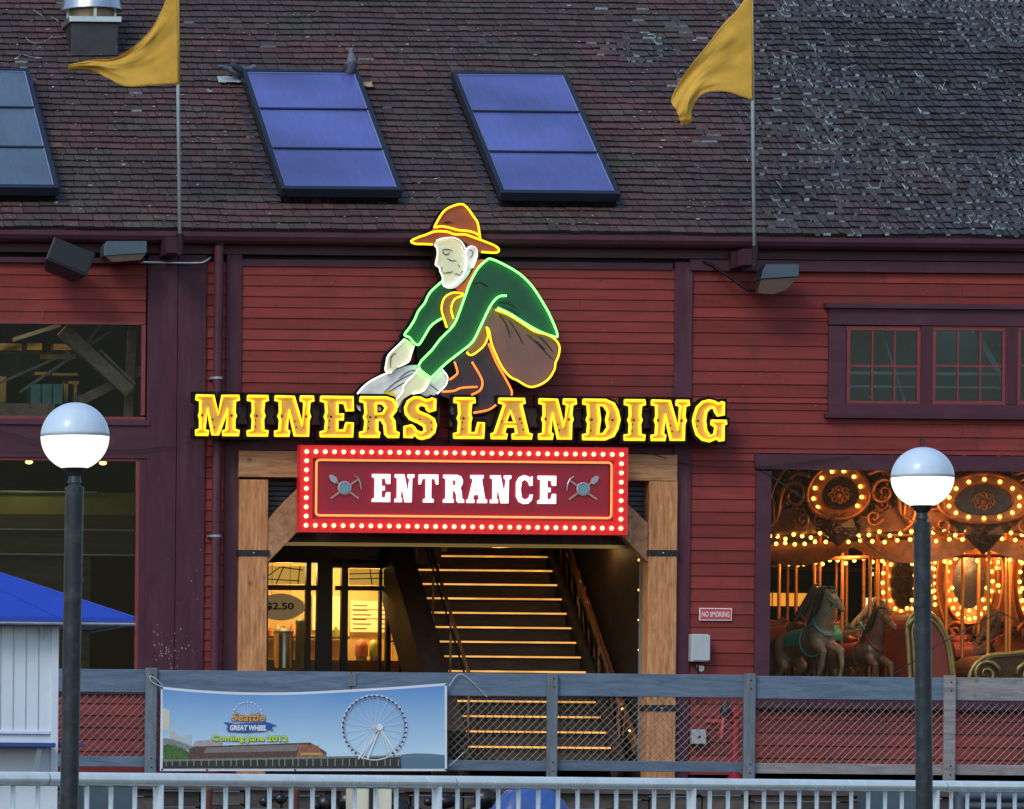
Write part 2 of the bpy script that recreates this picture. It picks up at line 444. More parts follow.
tv = MB()      # vertical corner boards and piers
board(tv, 146, 255, 175.6, 778, -.05); board(tv, 176.2, 255, 204.5, 778, -.05)
board(tv, 224.5, 250, 240, 778, -.045); board(tv, 673, 262, 690.5, 778, -.05)
board(tv, 138.5, 455, 147, 690, -.035)
board(tv, LX, 455, -70, 690, -.035)
board(tv, LX, 321, -60, 420, -.035)
tv.buildall('corner_board', M['plum'], B, bevel=.004)
th = MB()      # horizontal trim
board(th, LX, 238, RX, 257, -.06)                     # fascia under the gutter
board(th, LX, 256.5, 146, 262, -.075)
board(th, 240, 261, 673, 268, -.035)
board(th, 690.5, 262, RX, 273, -.08)
board(th, LX, 418, 150, 424, -.07); board(th, LX, 424, 150, 452, -.04); board(th, LX, 452, 150, 457, -.055)
board(th, 240, 440, 673, 452, -.05)
board(th, LX, 686, 150, 693, -.06)
th.buildall('trim_board', M['plumh'], B, bevel=.004)

# ---- gutter and downspout
gx0, gz = P(LX-20, 232, -.45); gx1 = P(RX+20, 240, -.45)[0]
EZ = P(512, 236, -.45)[1]
gt = MB()
prof = [(-.28,.06),(-.28,.045),(-.30,.03),(-.30,-.02),(-.27,-.07),(-.22,-.10),(-.06,-.10),(-.06,.06),(-.075,.06),(-.075,-.085),(-.21,-.085),(-.255,-.06),(-.285,-.015),(-.285,.03),(-.265,.045),(-.265,.06)]
XG0, XG1 = gx0, gx1
vs = [(XG0, y, EZ+z_) for y, z_ in prof]+[(XG1, y, EZ+z_) for y, z_ in prof]
n = len(prof)
gt.add(vs, [(i, (i+1) % n, n+(i+1) % n, n+i) for i in range(n)], c=1)
gt.build('gutter', M['plumh'], B)
sf = MB(); sf.box(XG0, XG1, -.235, .02, EZ+.015, EZ+.03, c=.8); sf.build('soffit', M['plumh'], B)
ds = MB()
dx = P(217, 450, -.17)[0]; zt = P(217, 241, -.17)[1]
ds.tube([(dx,-.17,zt),(dx,-.17,.05)], .058, 14, c=1.1)
dso = ds.build('downspout', M['plum'], B, auto=40)
for py in (378, 536):
    q = MB(); zz = P(217, py, -.17)[1]; q.tube([(dx,-.17,zz-.014),(dx,-.17,zz+.014)], .066, 14); q.box(dx-.085, dx-.06, -.19, -.02, zz-.012, zz+.012)
    q.build('pipe_bracket', M['grey_metal'], dso, auto=40)
q = MB(); zz = P(217, 243, -.17)[1]; q.lathe([(.07,-.03),(.075,.0),(.075,.03),(.07,.04)], (dx,-.17,zz), 14); q.build('pipe_collar', M['plum'], dso, auto=40)

# ---- roof: real courses of shingles
RY0, TANR = -.30, math.tan(radians(35))
RZ0 = P(512, 232, RY0)[1]
def roof_pt(px, py, lift=0.0):
    a, b = ray(px, py)
    # CAM.z + b*d = RZ0 + lift/cos + TANR*(CAM.y + d - RY0)
    k = lift/cos(radians(35))
    d = (RZ0 + k + TANR*(CAM.y-RY0) - CAM.z)/(b-TANR)
    return Vector((CAM.x+a*d, CAM.y+d, CAM.z+b*d))
RD = Vector((0, cos(radians(35)), sin(radians(35)))); RN = Vector((0, -sin(radians(35)), cos(radians(35))))
rs = MB(); EX = .172
X_a, X_b = P(LX,0)[0]-.5, P(RX,0)[0]+.5
def nse(x, y): return .5+.25*sin(x*.9+1.7*sin(y*.6))+.25*sin(y*1.3+x*.35+2*sin(x*.23))
from mathutils import noise as mnoise
def fbm(x, y): return .5+.5*mnoise.fractal(Vector((x, y, 3.3)), 1.0, 2.0, 4)
for r in range(44):
    v0 = r*EX; x = X_a+random.uniform(-.2,0)
    while x < X_b:
        tx = (x-P(700,0)[0])/3.0; rough = max(0, min(1, tx+.25*(fbm(x*.6, v0*.6)-.5)*4))
        w = random.uniform(.07,.14) if rough > .3 else random.uniform(.10,.22)
        O = Vector((x, RY0, RZ0)) + RD*(v0+.035*(fbm(x*.7, r*.35)-.5)*2+random.uniform(-.006,.006)*(1+2*rough))
        lf = .026+random.uniform(0,.010); l2 = lf+random.uniform(-.004,.004)
        if random.random() < rough*.6: lf += random.uniform(-.012,.016); l2 += random.uniform(-.012,.016)
        X = Vector((1,0,0)); g_ = .004+rough*random.uniform(0,.008)
        a = O+X*g_+RN*lf; b = O+X*(w-g_)+RN*l2; c_ = O+X*(w-g_)+RD*(EX+.03)+RN*.003; d = O+X*g_+RD*(EX+.03)+RN*.003
        f1, f2, f3 = fbm(x*.45+9, v0*.9), fbm(x*.8-4, v0*2.0+3), random.random()
        base = Vector((.054,.032,.034))
        red = max(0, min(1, (f1-.46)*5))*(1-.8*rough); grn = max(0, min(1, (f2-.5)*4))
        base = base.lerp(Vector((.088,.036,.036)), red*.8).lerp(Vector((.050,.050,.040)), grn*.6)
        base = base.lerp(Vector((.028,.032,.046)), rough*.75)*random.uniform(.75-.2*rough,1.22+.2*rough)*1.15
        if f3 > .996: base = base*1.7
        rs.face([a, b, c_, d], tuple(base))
        ec = base*.28  # butt edges darkened to draw the shadow line of each course
        sp2 = max(0, min(1, (fbm(x*.5+3, v0*.8+7)-.30)*3))
        if random.random() < .012+rough*1.1*sp2: ec = Vector((.40,.56,.62))*random.uniform(.2,1.5)
        e1, e2 = a-RN*lf*.95, b-RN*l2*.95
        if rough > .25 and ec.x > .08:      # pale bluish glint painted along part of the bare butt edge
            s0 = random.uniform(0,.35); s1 = min(1, s0+random.uniform(.4,.9)); dk = tuple(base*.28)
            L0, L1 = (lambda t: e1.lerp(e2, t)), (lambda t: a.lerp(b, t))
            for u0, u1, cc_ in ((0,s0,dk),(s0,s1,tuple(ec)),(s1,1,dk)): rs.face([L0(u0), L0(u1), L1(u1), L1(u0)], cc_)
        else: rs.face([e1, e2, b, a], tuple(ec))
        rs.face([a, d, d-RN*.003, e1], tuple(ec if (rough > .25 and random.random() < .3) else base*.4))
        x += w
Lr = 46*EX
p0 = Vector((X_a, RY0, RZ0))-RN*.01; p1 = Vector((X_b, RY0, RZ0))-RN*.01
rs.face([p0, p1, p1+RD*Lr, p0+RD*Lr], (.02,.015,.016)); rs.face([p0-RN*.05, p1-RN*.05, p1, p0], (.05,.03,.04))
M['shingle'] = mat('shingles', (1,1,1), .85, noise=.5, nscale=30, dirt=(.075,.085,.08), dscale=11, damt=.4, bump=.35, attr=True)
roof = rs.build('roof', M['shingle'], B)
rb = MB()   # far slope so that the roof is a roof
top = p0+RD*Lr
rb.face([(X_a, top.y, top.z),(X_b, top.y, top.z),(X_b, top.y+5.6, RZ0),(X_a, top.y+5.6, RZ0)], (.04,.03,.03))
rb.build('rear_roof', M['shingle'], B)
dm = MB()
for i in range(1300):   # droppings, moss tufts and splinters lying on the shingles
    px, py = random.uniform(-20,1040), random.uniform(2,228)
    if px > 740 and random.random() < .7: continue
    if 235 < px < 410 and 60 < py < 210 or 440 < px < 630 and 60 < py < 210: continue
    q = roof_pt(px, py, .03); s_ = random.uniform(.004,.012)*(2 if random.random() < .08 else 1)
    dm.sphere(q, s_, 6, sc=(random.uniform(.6,2.2),1,.5), c=random.choice([(.5,.52,.5),(.35,.38,.36),(.6,.6,.58),(.2,.2,.12)]))
M['drop'] = mat('droppings', (1,1,1), .9, noise=.1, attr=True)
for i in range(24):    # twigs and feather-like wisps caught on the courses
    px, py = (random.gauss(55,30), random.gauss(35,14)) if i < 14 else (random.gauss(870,70), random.uniform(5,220))
    q = roof_pt(px, py, .035); a = random.uniform(0, 2*pi); pts = [q]
    for k in range(4):
        a += random.uniform(-.5,.5); q = q+Vector((1,0,0))*cos(a)*.05+RD*sin(a)*.05+RN*random.uniform(-.004,.008); pts.append(q)
    dm.tube(pts, .0035, 4, c=(.34,.40,.42))
dr = dm.build('droppings', M['drop'], roof); dr['kind'] = 'stuff'

# ---- skylights (fixed into the roof)
M['skyl'] = bpy.data.materials.new('skylight_glass'); M['skyl'].use_nodes = True
def skyglass(m, base, rough=.12):
    nt = m.node_tree; N = nt.nodes; L = nt.links; b = N['Principled BSDF']
    b.inputs['Base Color'].default_value = (*base, 1); b.inputs['Roughness'].default_value = rough; b.inputs['Metallic'].default_value = .0
    b.inputs['IOR'].default_value = 1.9; b.inputs['Coat Weight'].default_value = .3
    tc = N.new('ShaderNodeTexCoord'); nz = N.new('ShaderNodeTexNoise'); nz.inputs['Scale'].default_value = 3; nz.inputs['Detail'].default_value = 5
    mp = N.new('ShaderNodeMapping'); mp.inputs['Scale'].default_value = (14,1,1); L.new(tc.outputs['Object'], mp.inputs[0]); L.new(mp.outputs[0], nz.inputs['Vector'])
    mr = N.new('ShaderNodeMapRange'); mr.inputs['To Min'].default_value = .8; mr.inputs['To Max'].default_value = 1.2; L.new(nz.outputs[0], mr.inputs[0])
    mx = N.new('ShaderNodeMix'); mx.data_type = 'RGBA'; mx.blend_type = 'MULTIPLY'; mx.inputs[0].default_value = 1; mx.inputs[6].default_value = (*base, 1)
    L.new(mr.outputs[0], mx.inputs[7])
    n2 = N.new('ShaderNodeTexNoise'); n2.inputs['Scale'].default_value = .7; n2.inputs['Detail'].default_value = 3; L.new(tc.outputs['Object'], n2.inputs['Vector'])
    r2 = N.new('ShaderNodeMapRange'); r2.inputs['From Min'].default_value = .3; r2.inputs['From Max'].default_value = .7; r2.inputs['To Min'].default_value = .7; r2.inputs['To Max'].default_value = 1.4; L.new(n2.outputs[0], r2.inputs[0])
    m2 = N.new('ShaderNodeMix'); m2.data_type = 'RGBA'; m2.blend_type = 'MULTIPLY'; m2.inputs[0].default_value = 1; L.new(mx.outputs[2], m2.inputs[6]); L.new(r2.outputs[0], m2.inputs[7]); L.new(m2.outputs[2], b.inputs['Base Color'])
    r3 = N.new('ShaderNodeMapRange'); r3.inputs['To Min'].default_value = rough*.5; r3.inputs['To Max'].default_value = rough*3; L.new(nz.outputs[0], r3.inputs[0]); L.new(r3.outputs[0], b.inputs['Roughness'])
    bp = N.new('ShaderNodeBump'); bp.inputs['Strength'].default_value = .15; L.new(n2.outputs[0], bp.inputs['Height']); L.new(bp.outputs[0], b.inputs['Normal'])
skyglass(M['skyl'], (.085,.105,.34))
M['skyl2'] = bpy.data.materials.new('skylight_glass_grey'); M['skyl2'].use_nodes = True; skyglass(M['skyl2'], (.075,.115,.165), .2)  # greyer base colour stands in for a different sky reflection
def skylight(tl, bl, w, gm, bars=2):
    lift = .22
    A = roof_pt(*bl, lift); T = roof_pt(*tl, lift); L_ = (T-A).dot(RD)
    X = Vector((1,0,0)); A = Vector((A.x, A.y, A.z))
    def q(u, v, h): return A+X*u+RD*v+RN*h
    fr = MB(); t = .06
    def bar(u0, u1, v0, v1, h0, h1, mb=fr):
        vs = [q(u0,v0,h0),q(u1,v0,h0),q(u1,v1,h0),q(u0,v1,h0),q(u0,v0,h1),q(u1,v0,h1),q(u1,v1,h1),q(u0,v1,h1)]
        mb.add(vs, [(3,2,1,0),(4,5,6,7),(0,1,5,4),(1,2,6,5),(2,3,7,6),(3,0,4,7)])
    bar(0, w, -.02, t, -.10, .02); bar(0, w, L_-t, L_, -.10, .02); bar(0, t, t, L_-t, -.10, .02); bar(w-t, w, t, L_-t, -.10, .02)
    for k in range(1, bars+1): bar(t, w-t, L_*k/(bars+1)-.018, L_*k/(bars+1)+.018, -.02, .015)
    s_ = fr.build('skylight', M['sfr'], B, bevel=.005)
    cb = MB(); bar(.03, w-.03, .02, L_-.03, -.26, -.10, cb); cb.build('curb', M['plum'], s_)
    gl = MB(); bar(t*.6, w-t*.6, t*.6, L_-t*.6, -.04, -.006, gl); gl.build('pane', gm, s_)
    ed = MB(); bar(t, t+.012, t, L_-t, -.005, .004, ed); bar(w-t-.012, w-t, t, L_-t, -.005, .004, ed); bar(t+.013, w-t-.013, L_-t-.012, L_-t, -.005, .004, ed); ed.buildall('gasket', M['gask'], s_)
    fl = MB()
    for k in range(int(L_/EX)): bar(w+.0, w+.10, k*EX, k*EX+EX*.9, -.245, -.20, fl); bar(-.10, 0, k*EX, k*EX+EX*.9, -.245, -.20, fl)
    fl.build('flashing', M['flash'], s_)['kind'] = 'stuff'
M['gask'] = mat('pale_gasket', (.22,.28,.48), .5); M['sfr'] = mat('skylight_frame', (.018,.026,.045), .4, metal=.3); M['flash'] = mat('lead_flashing', (.05,.06,.085), .55, metal=.4)
skylight((242.5,70), (281,189), 1.52, M['skyl']); skylight((451,72), (500.5,193), 1.50, M['skyl'])
A_ = roof_pt(59, 187, .22); B_ = roof_pt(-62, 187, .22)
skylight((-95,68), (-62,187), A_.x-B_.x, M['skyl2'])

# ---- windows
def window(px0, py0, px1, py1, frame_w, Yf=-.07, mat_f='plumh'):
    f = MB()
    f.pbox(px0, py0, px1, py0+frame_w, Yf, .03, c=rv(.05)); f.pbox(px0, py1-frame_w*.8, px1, py1, Yf, .03, c=rv(.05))
    f.pbox(px0, py0+frame_w, px0+frame_w, py1-frame_w*.8, Yf+.004, .03, c=rv(.05)); f.pbox(px1-frame_w, py0+frame_w, px1, py1-frame_w*.8, Yf+.004, .03, c=rv(.05))
    return f.build('window', M[mat_f], B, bevel=.004)
M['glass'] = glassmat('window_glass', (.85,.90,.90), 1.2, .02)
M['glass_clear'] = glassmat('carousel_window_glass', (.96,.97,.96), 1.16, .02, wav=.02)
M['glass_old'] = glassmat('old_window_glass', (.75,.85,.88), 1.38, .03)
# upper right: row of six-pane sashes
W = window(829, 309, 1132, 418, 17)
wd = MB(); wd.pbox(826, 304, 1136, 309, -.13, .02, c=1); wd.pbox(826, 414.5, 1136, 419, -.11, .02, c=.9); wd.buildall('head_and_sill', M['plumh'], W)
mu = MB()
for x_ in (921, 1006, 1091): mu.pbox(x_, 326, x_+11, 404.4, -.062, .03, c=1)
mu.buildall('mullion', M['plum'], W, bevel=.003)
for x_ in (846.5, 932, 1017):
    sa = MB(); w_ = 74
    sa.pbox(x_, 326.3, x_+w_, 330.5, -.045, -.01); sa.pbox(x_, 401, x_+w_, 405, -.045, -.01)
    sa.pbox(x_, 330.5, x_+3.6, 401, -.045, -.01); sa.pbox(x_+w_-3.6, 330.5, x_+w_, 401, -.045, -.01)
    for k in (1,2):
        xc = x_+3.6+(w_-7.2)*k/3; sa.pbox(xc-.9, 330.5, xc+.9, 401, -.04, -.015)
    sa.pbox(x_+3.6, 365, x_+w_-3.6, 367, -.038, -.013)
    sao = sa.build('sash', M['sash'], W)
    gl = MB(); gl.pbox(x_+2, 328, x_+w_-2, 403, -.028, -.024); gl.build('pane', M['glass_old'], sao)
rm = MB()   # shallow room behind
X0, X1, Z0, Z1 = PR(835, 315, 1128, 414); 
rm.box(X0, X1, .9, .92, Z0-.2, Z1+.2); rm.box(X0, X1, .03, .9, Z0-.2, Z0-.18)
M['room'] = mat('upper_room', (.05,.08,.10), .8, noise=.3, nscale=2)  # bluish tone put in for the sky reflected in the panes
rm.buildall('inner_wall', M['room'], B)
rd = MB(); rd.beam(P3(975,330,.5), P3(1010,395,.5), .07,.07); rd.beam(P3(880,326,.6), P3(905,404,.6), .03,.03); rd.pbox(846,372,1006,375,.4,.44); rd.pbox(846,386,1006,388,.4,.44)
M['pale'] = mat('pale_rafter', (.35,.4,.42), .7, noise=.2); rd.buildall('rafter', M['pale'], B)

# carousel window
W2 = window(755.5, 456, 1190, 712, 15)
bx = MB(); bx.pbox(752, 703.5, 1194, 710, -.13, .02, c=.9); bx.build('sill', M['plumh'], W2)
gl = MB(); gl.pbox(770, 470, 1176, 700, -.012, -.004); gl.build('pane', M['glass_clear'], W2)
# left windows
def lwin(y0, y1, xr, n_):
    f = MB(); f.pbox(LX+15, y0, xr, y0+3, -.03, .05); f.pbox(LX+15, y1-3.5, xr, y1, -.03, .05); f.pbox(xr-4, y0+3, xr, y1-3.5, -.03, .05); f.pbox(LX+15, y0+3, LX+20, y1-3.5, -.03, .05)
    w = f.build('window', M['sash'], B, bevel=.003)
    gl = MB(); gl.pbox(LX+17, y0+1.5, xr-2, y1-2, .0, .006); gl.build('pane', M['glass'], w)
lwin(320.5, 419, 145.5, 1); lwin(457, 686, 139.5, 1)

# ---- interior shells (rooms behind the facade)
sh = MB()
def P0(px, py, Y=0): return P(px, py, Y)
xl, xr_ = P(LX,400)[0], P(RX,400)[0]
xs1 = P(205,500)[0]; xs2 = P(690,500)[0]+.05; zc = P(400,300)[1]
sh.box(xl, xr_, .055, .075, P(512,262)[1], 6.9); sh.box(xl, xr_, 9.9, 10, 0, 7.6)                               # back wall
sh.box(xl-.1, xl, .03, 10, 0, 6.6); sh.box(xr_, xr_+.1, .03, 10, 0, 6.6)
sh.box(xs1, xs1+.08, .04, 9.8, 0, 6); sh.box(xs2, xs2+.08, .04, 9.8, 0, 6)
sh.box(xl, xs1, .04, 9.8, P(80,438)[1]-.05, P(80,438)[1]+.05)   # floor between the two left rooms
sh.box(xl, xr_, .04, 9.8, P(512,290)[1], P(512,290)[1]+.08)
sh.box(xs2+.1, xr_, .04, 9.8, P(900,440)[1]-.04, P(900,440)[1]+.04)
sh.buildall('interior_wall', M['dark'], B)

# left upper room: braces, shelves, boxes
def part(name, m, parent, fn, **k): mb = MB(); fn(mb); return mb.buildall(name, m, parent, **k)
M['amber'] = mat('amber_shelf', (.42,.24,.05), .6, noise=.3); M['teal'] = mat('teal_box', (.05,.16,.17), .6, noise=.2)
M['brown'] = woodmat('brown_beam', (.09,.05,.035), (.20,.12,.08), (1,1,1), knots=False)
M['grbeam'] = woodmat('grey_beam', (.06,.055,.05), (.13,.12,.105), (1,1,1), knots=False)
def braces(mb):
    mb.beam(P3(62,330,.5), P3(130,392,.5), .17,.14); mb.beam(P3(132,330,.75), P3(128,418,.75), .11,.1); mb.beam(P3(78,402,.8), P3(142,370,.8), .12,.1)
part('roof_brace', M['brown'], B, braces, bevel=.006)
def rods(mb):
    mb.beam(P3(20,392,.6), P3(112,330,.6), .035,.035); mb.beam(P3(100,350,.4), P3(135,384,.4), .03,.03); mb.beam(P3(12,340,1), P3(60,325,1), .05,.05)
    mb.beam(P3(88,342,.9), P3(100,326,.9), .03,.03); mb.beam(P3(-30,396,.5), P3(70,352,.5), .03,.03)
part('tie_rod', M['grbeam'], B, rods)
def shelves(mb):
    mb.pbox(-80,343,22,350,1.2,1.5); mb.pbox(27,343,42,350,1.2,1.5); mb.pbox(54,344,72,350,1.2,1.5); mb.pbox(40,354,76,359,1.5,1.7); mb.pbox(35,372,50,375,1.2,1.4); mb.pbox(53,373,78,375.5,1.2,1.4)
    mb.pbox(-80,376,6,402,1.3,1.6); mb.pbox(64,381,68,402,1.2,1.4); mb.pbox(74,384,77,402,1.2,1.4); mb.pbox(64,381,79,384,1.2,1.4)
part('shelf', M['amber'], B, shelves)
part('storage_box', M['teal'], B, lambda mb: [mb.pbox(x_, 384, x_+9.6, 404, 1.0, 1.4) for x_ in (31,42,53)])
part('counter_board', M['brown'], B, lambda mb: [mb.pbox(-80,403,55,417,.8,1.0)])
M['dimpan'] = mat('dim_panel', (.05,.05,.045), .8); part('back_panel', M['dimpan'], B, lambda mb: mb.pbox(-80,350,40,376,1.8,1.9))
# left lower room
M['olive'] = mat('olive_wall', (.30,.29,.10), .8, noise=.12, nscale=2); M['oliveplank'] = woodmat('olive_plank', (.045,.038,.02), (.10,.085,.045), (.3,1,2))
part('painted_wall', M['olive'], B, lambda mb: mb.pbox(-90,492,137,514,3.0,3.1))
def pl(mb):
    mb.pbox(-90,514,133,528.5,2.9,3.0); mb.pbox(-90,530,133,552,2.92,3.0); mb.pbox(-90,556,90,700,2.95,3.0)
part('plank_wall', M['oliveplank'], B, pl)
part('wall_rail', M['pale'], B, lambda mb: [mb.pbox(-90,528.5,137,530,2.86,2.9), mb.pbox(-90,490.5,97,492,2.9,2.95), mb.pbox(-90,553,137,555,2.9,2.95)])
M['warm'] = emit('warm_lamp', (1,.5,.12), 6)
dl = MB()
for px_, py_ in ((29,462),(103,463)): dl.sphere(P3(px_,py_,1.6), .045, 10, sc=(1.1,1,.6))
dl.buildall('ceiling_lamp', M['warm'], B, smooth=True)
# ================================================================== LETTER SIGN
GL = {
'M': ([(0,100),(47,100),(57,57),(64,100),(110,100),(110,86),(100,82),(99,58),(103,49),(99,40),(99,19),(110,15),(110,0),(66,0),(66,14),(75,18),(77,66),(59,0),(41,0),(27,66),(26,18),(35,14),(35,0),(0,0),(0,15),(10,19),(10,40),(7,49),(10,58),(10,82),(0,86)], []),
'I': ([(0,100),(55,100),(55,86),(45,82),(43,60),(47,50),(43,40),(44,18),(55,15),(55,0),(0,0),(0,15),(12,18),(13,40),(9,50),(13,60),(12,82),(0,86)], []),
'N': ([(0,100),(50,100),(69,33),(71,82),(62,86),(62,100),(99,100),(99,86),(89,82),(87,60),(91,50),(87,40),(87,0),(49,0),(33,64),(34,20),(40,15),(40,0),(0,0),(0,15),(11,18),(12,40),(8,50),(12,60),(11,83),(0,86)], []),
'E': ([(0,100),(85,100),(85,62),(64,62),(59,80),(47,80),(47,59),(61,59),(61,40),(47,40),(47,20),(59,20),(64,38),(85,38),(85,0),(0,0),(0,14),(12,18),(14,40),(10,50),(14,60),(12,82),(0,86)], []),
'R': ([(0,100),(65,100),(82,94),(91,80),(90,66),(80,52),(86,42),(88,18),(97,14),(97,0),(68,0),(60,8),(58,30),(52,40),(46,40),(46,18),(51,14),(51,0),(0,0),(0,14),(11,18),(13,40),(9,50),(13,60),(11,82),(0,86)], [[(43,80),(54,80),(60,72),(55,62),(43,61)]]),
'S': ([(79,97),(79,66),(62,62),(55,67),(51,76),(42,78),(36,73),(39,66),(60,58),(76,48),(81,32),(77,13),(64,1),(45,-4),(34,-1),(28,5),(23,0),(0,0),(0,30),(20,34),(27,29),(33,20),(43,16),(49,20),(47,28),(34,36),(14,44),(3,58),(1,74),(8,91),(24,101),(40,101),(52,95),(60,95),(68,99)], []),
'L': ([(0,100),(58,100),(58,86),(48,83),(46,60),(49,50),(46,40),(46,18),(56,18),(62,42),(81,42),(81,0),(0,0),(0,14),(11,17),(13,40),(9,50),(13,60),(11,84),(0,86)], []),
'A': ([(18,100),(87,100),(87,86),(79,82),(95,18),(105,14),(105,0),(52,0),(52,14),(61,17),(59,28),(41,28),(37,17),(43,14),(43,0),(0,0),(0,14),(9,18),(30,82),(18,86)], [[(49,63),(56,44),(42,44)]]),
'D': ([(0,100),(58,100),(80,91),(90,72),(95,50),(90,28),(80,9),(58,0),(0,0),(0,15),(11,18),(13,40),(9,50),(13,60),(11,83),(0,86)], [[(43,82),(52,81),(61,68),(57,50),(61,32),(52,19),(43,18),(45,38),(47,50),(45,62)]]),
'G': ([(82,98),(82,62),(63,60),(56,70),(52,79),(45,78),(38,70),(35,50),(38,28),(46,17),(54,20),(56,34),(46,41),(46,53),(89,53),(89,42),(82,38),(82,0),(68,0),(61,5),(45,-2),(25,2),(10,15),(3,35),(0,50),(3,64),(10,84),(25,98),(42,102),(56,99),(66,94),(74,98)], []),
'T': ([(0,100),(100,100),(100,62),(86,62),(78,81),(66,81),(66,18),(78,14),(78,0),(22,0),(22,14),(34,18),(34,81),(22,81),(14,62),(0,62)], []),
'C': ([(92,98),(92,62),(74,60),(66,74),(52,82),(38,76),(33,50),(38,24),(52,17),(70,24),(76,36),(95,34),(88,12),(70,0),(45,-2),(20,6),(5,25),(0,50),(5,75),(20,94),(45,102),(66,98),(78,92),(84,98)], []),
}
def glyph(ch, x0, y0, x1, y1, Y, plain=False):
    o, hs = GL[ch]
    if plain: o = [p for p in o if not (p[1] in (40,50,60,58,49) and (p[0] < 15 or (ch == 'N' and p[0] > 80)))]
    mx = max(p[0] for p in o)
    X0, X1, Z0, Z1 = PR(x0, y0, x1, y1, Y)
    f = lambda p: (X0+p[0]/mx*(X1-X0), Z0+p[1]/100*(Z1-Z0))
    return [f(p) for p in o], [[f(p) for p in h] for h in hs]
px = .0125
M['tan'] = mat('letter_face', (.66,.40,.07), .55, noise=.15, nscale=10)
M['n_yel'] = emit('yellow_neon', (1,.60,.012), 1.35); M['n_grn'] = emit('green_neon', (.13,1,.11), 4.2)
M['n_org'] = emit('orange_neon', (1,.19,.025), 1.5); M['n_wht'] = emit('white_neon', (1,.95,.85), 1.3); M['n_red'] = emit('red_neon', (1,.16,.045), 2.6)
YS = -.42
row = [('M',194,241),('I',245.5,270),('N',273,315.5),('E',318.5,355),('R',358,401),('S',402.5,438),('L',452,486),('A',489.5,534),('N',537,578),('D',581,621.5),('I',622.5,647),('N',649.5,691),('G',691,728.5)]
cx_, cz_ = P(460, 418, YS)
LS = thing('letter_sign', (cx_, -.3, cz_-.3), 'yellow neon western letters reading MINERS LANDING across the facade', 'sign')
ra = MB(); ra.pbox(205, 406, 440, 425, -.24, -.05); ra.pbox(450, 409, 722, 428, -.24, -.05)
M['raceway'] = mat('raceway_brown', (.11,.055,.05), .5, noise=.2, nscale=6, metal=.1)
ra.buildall('raceway', M['raceway'], LS, bevel=.006)
for i in range(6):
    x_ = (215, 330, 420, 470, 600, 700)[i]; q = MB(); q.beam(P3(x_, 410, -.1), P3(x_, 445, -.1), .03,.03); q.build('bracket', M['iron'], LS)
for ch, xa, xb in row:
    yc = 415.3+(.5*(xa+xb)-217)*.0113
    o, hs = glyph(ch, xa+1, yc-20.8, xb-1, yc+20.8, YS)
    b = MB(); b.prism(offset_poly(o, 2.7*px), [offset_poly(h, -1.6*px) for h in hs], YS+.03, YS+.12)
    lt = b.build('letter', M['black'], LS)
    f = MB(); f.prism(offset_poly(o, -.4*px), [offset_poly(h, .4*px) for h in hs], YS+.022, YS+.0305); f.build('letter_face', M['tan'], lt)
    t = MB()
    for r_, s_ in [(o, -1.3)]+[(h, 1.3) for h in hs]:
        q = offset_poly(r_, s_*px)
        t.tube([(p[0], YS, p[1]) for p in q], .019, 6, closed=True)
    t.build('neon_tube', M['n_yel'], lt, smooth=True)
    d = MB(); mx = sum(p[0] for p in o)/len(o); mz = (min(p[1] for p in o)+max(p[1] for p in o))/2
    X0 = min(p[0] for p in o)
    for (ax, az) in {'M':((.16,.5),(.82,.5),(.4,.4),(.44,.22)),'I':((.47,.5),(.4,.4),(.4,.24)),'N':((.2,.5),(.8,.5),(.52,.38),(.56,.24)),'E':((.34,.5),(.3,.4),(.28,.24)),'R':((.28,.5),(.24,.4),(.24,.24),(.42,.5)),'S':((.5,.48),(.84,.4),(.86,.24)),'L':((.34,.5),(.3,.4),(.3,.24)),'A':((.7,.5),(.74,.4),(.78,.24),(.28,.44)),'D':((.26,.5),(.8,.5),(.24,.24),(.22,.38)),'G':((.18,.5),(.14,.36),(.16,.24))}[ch]:
        w_ = max(p[0] for p in o)-X0; cxx = X0+ax*w_; czz = mz+(az-.5)*.52; k = .016 if az == .5 else .011
        d.prism([(cxx-k,czz),(cxx,czz-k),(cxx+k,czz),(cxx,czz+k)], [], YS+.016, YS+.023)
    d.build('stud', M['black'], lt)

# ================================================================== MINER
cx_, cz_ = P(460, 312, YS)
MN = thing('miner_sign', (cx_, -.3, cz_-1.3), 'painted neon cutout of a crouching gold miner in a hat and green jacket panning', 'sign')
def Z1(pts, ox=400, oy=200, k=8.09): return [(ox+x/k, oy+y/k) for x, y in pts]
def W_(pts, Y=YS): return [P(a, b, Y) for a, b in pts]
lay = [0]
def fill(name, pts, m, smooth=True, backing=True, parent=None, grow=0):
    w = W_(pts)
    if smooth: w = [tuple(p) for p in smooth_line([Vector(p) for p in w], True, 3)]
    y = YS+.06-lay[0]*.004; lay[0] += 1
    a = MB(); a.prism(offset_poly(w, grow*px) if grow else w, [], y, y+.02)
    o = a.build(name, m, parent or MN)
    return o
def tube(name, segs, m, parent, r=.0125, smooth=True):
    t = MB()
    for pts, closed in segs:
        w = [Vector((*p, 0)) for p in W_(pts)]
        if smooth: w = smooth_line(w, closed, 3)
        t.tube([(p.x, YS-.025, p.y) for p in w], r, 7, closed=closed)
    return t.build(name, m, parent, smooth=True)
def ink(name, lines, parent, r=.0045, m=None):
    t = MB()
    for pts in lines:
        w = smooth_line([Vector((*p, 0)) for p in W_(pts)], False, 3); n = len(w)
        t.tube([(p.x, YS+.06-lay[0]*.004-.002, p.y) for p in w], [r*(.35+.65*sin(pi*(i+.5)/n)) for i in range(n)], 5)
    return t.build(name, m or M['ink'], parent)
M['ink'] = mat('ink_line', (.012,.012,.012), .6)
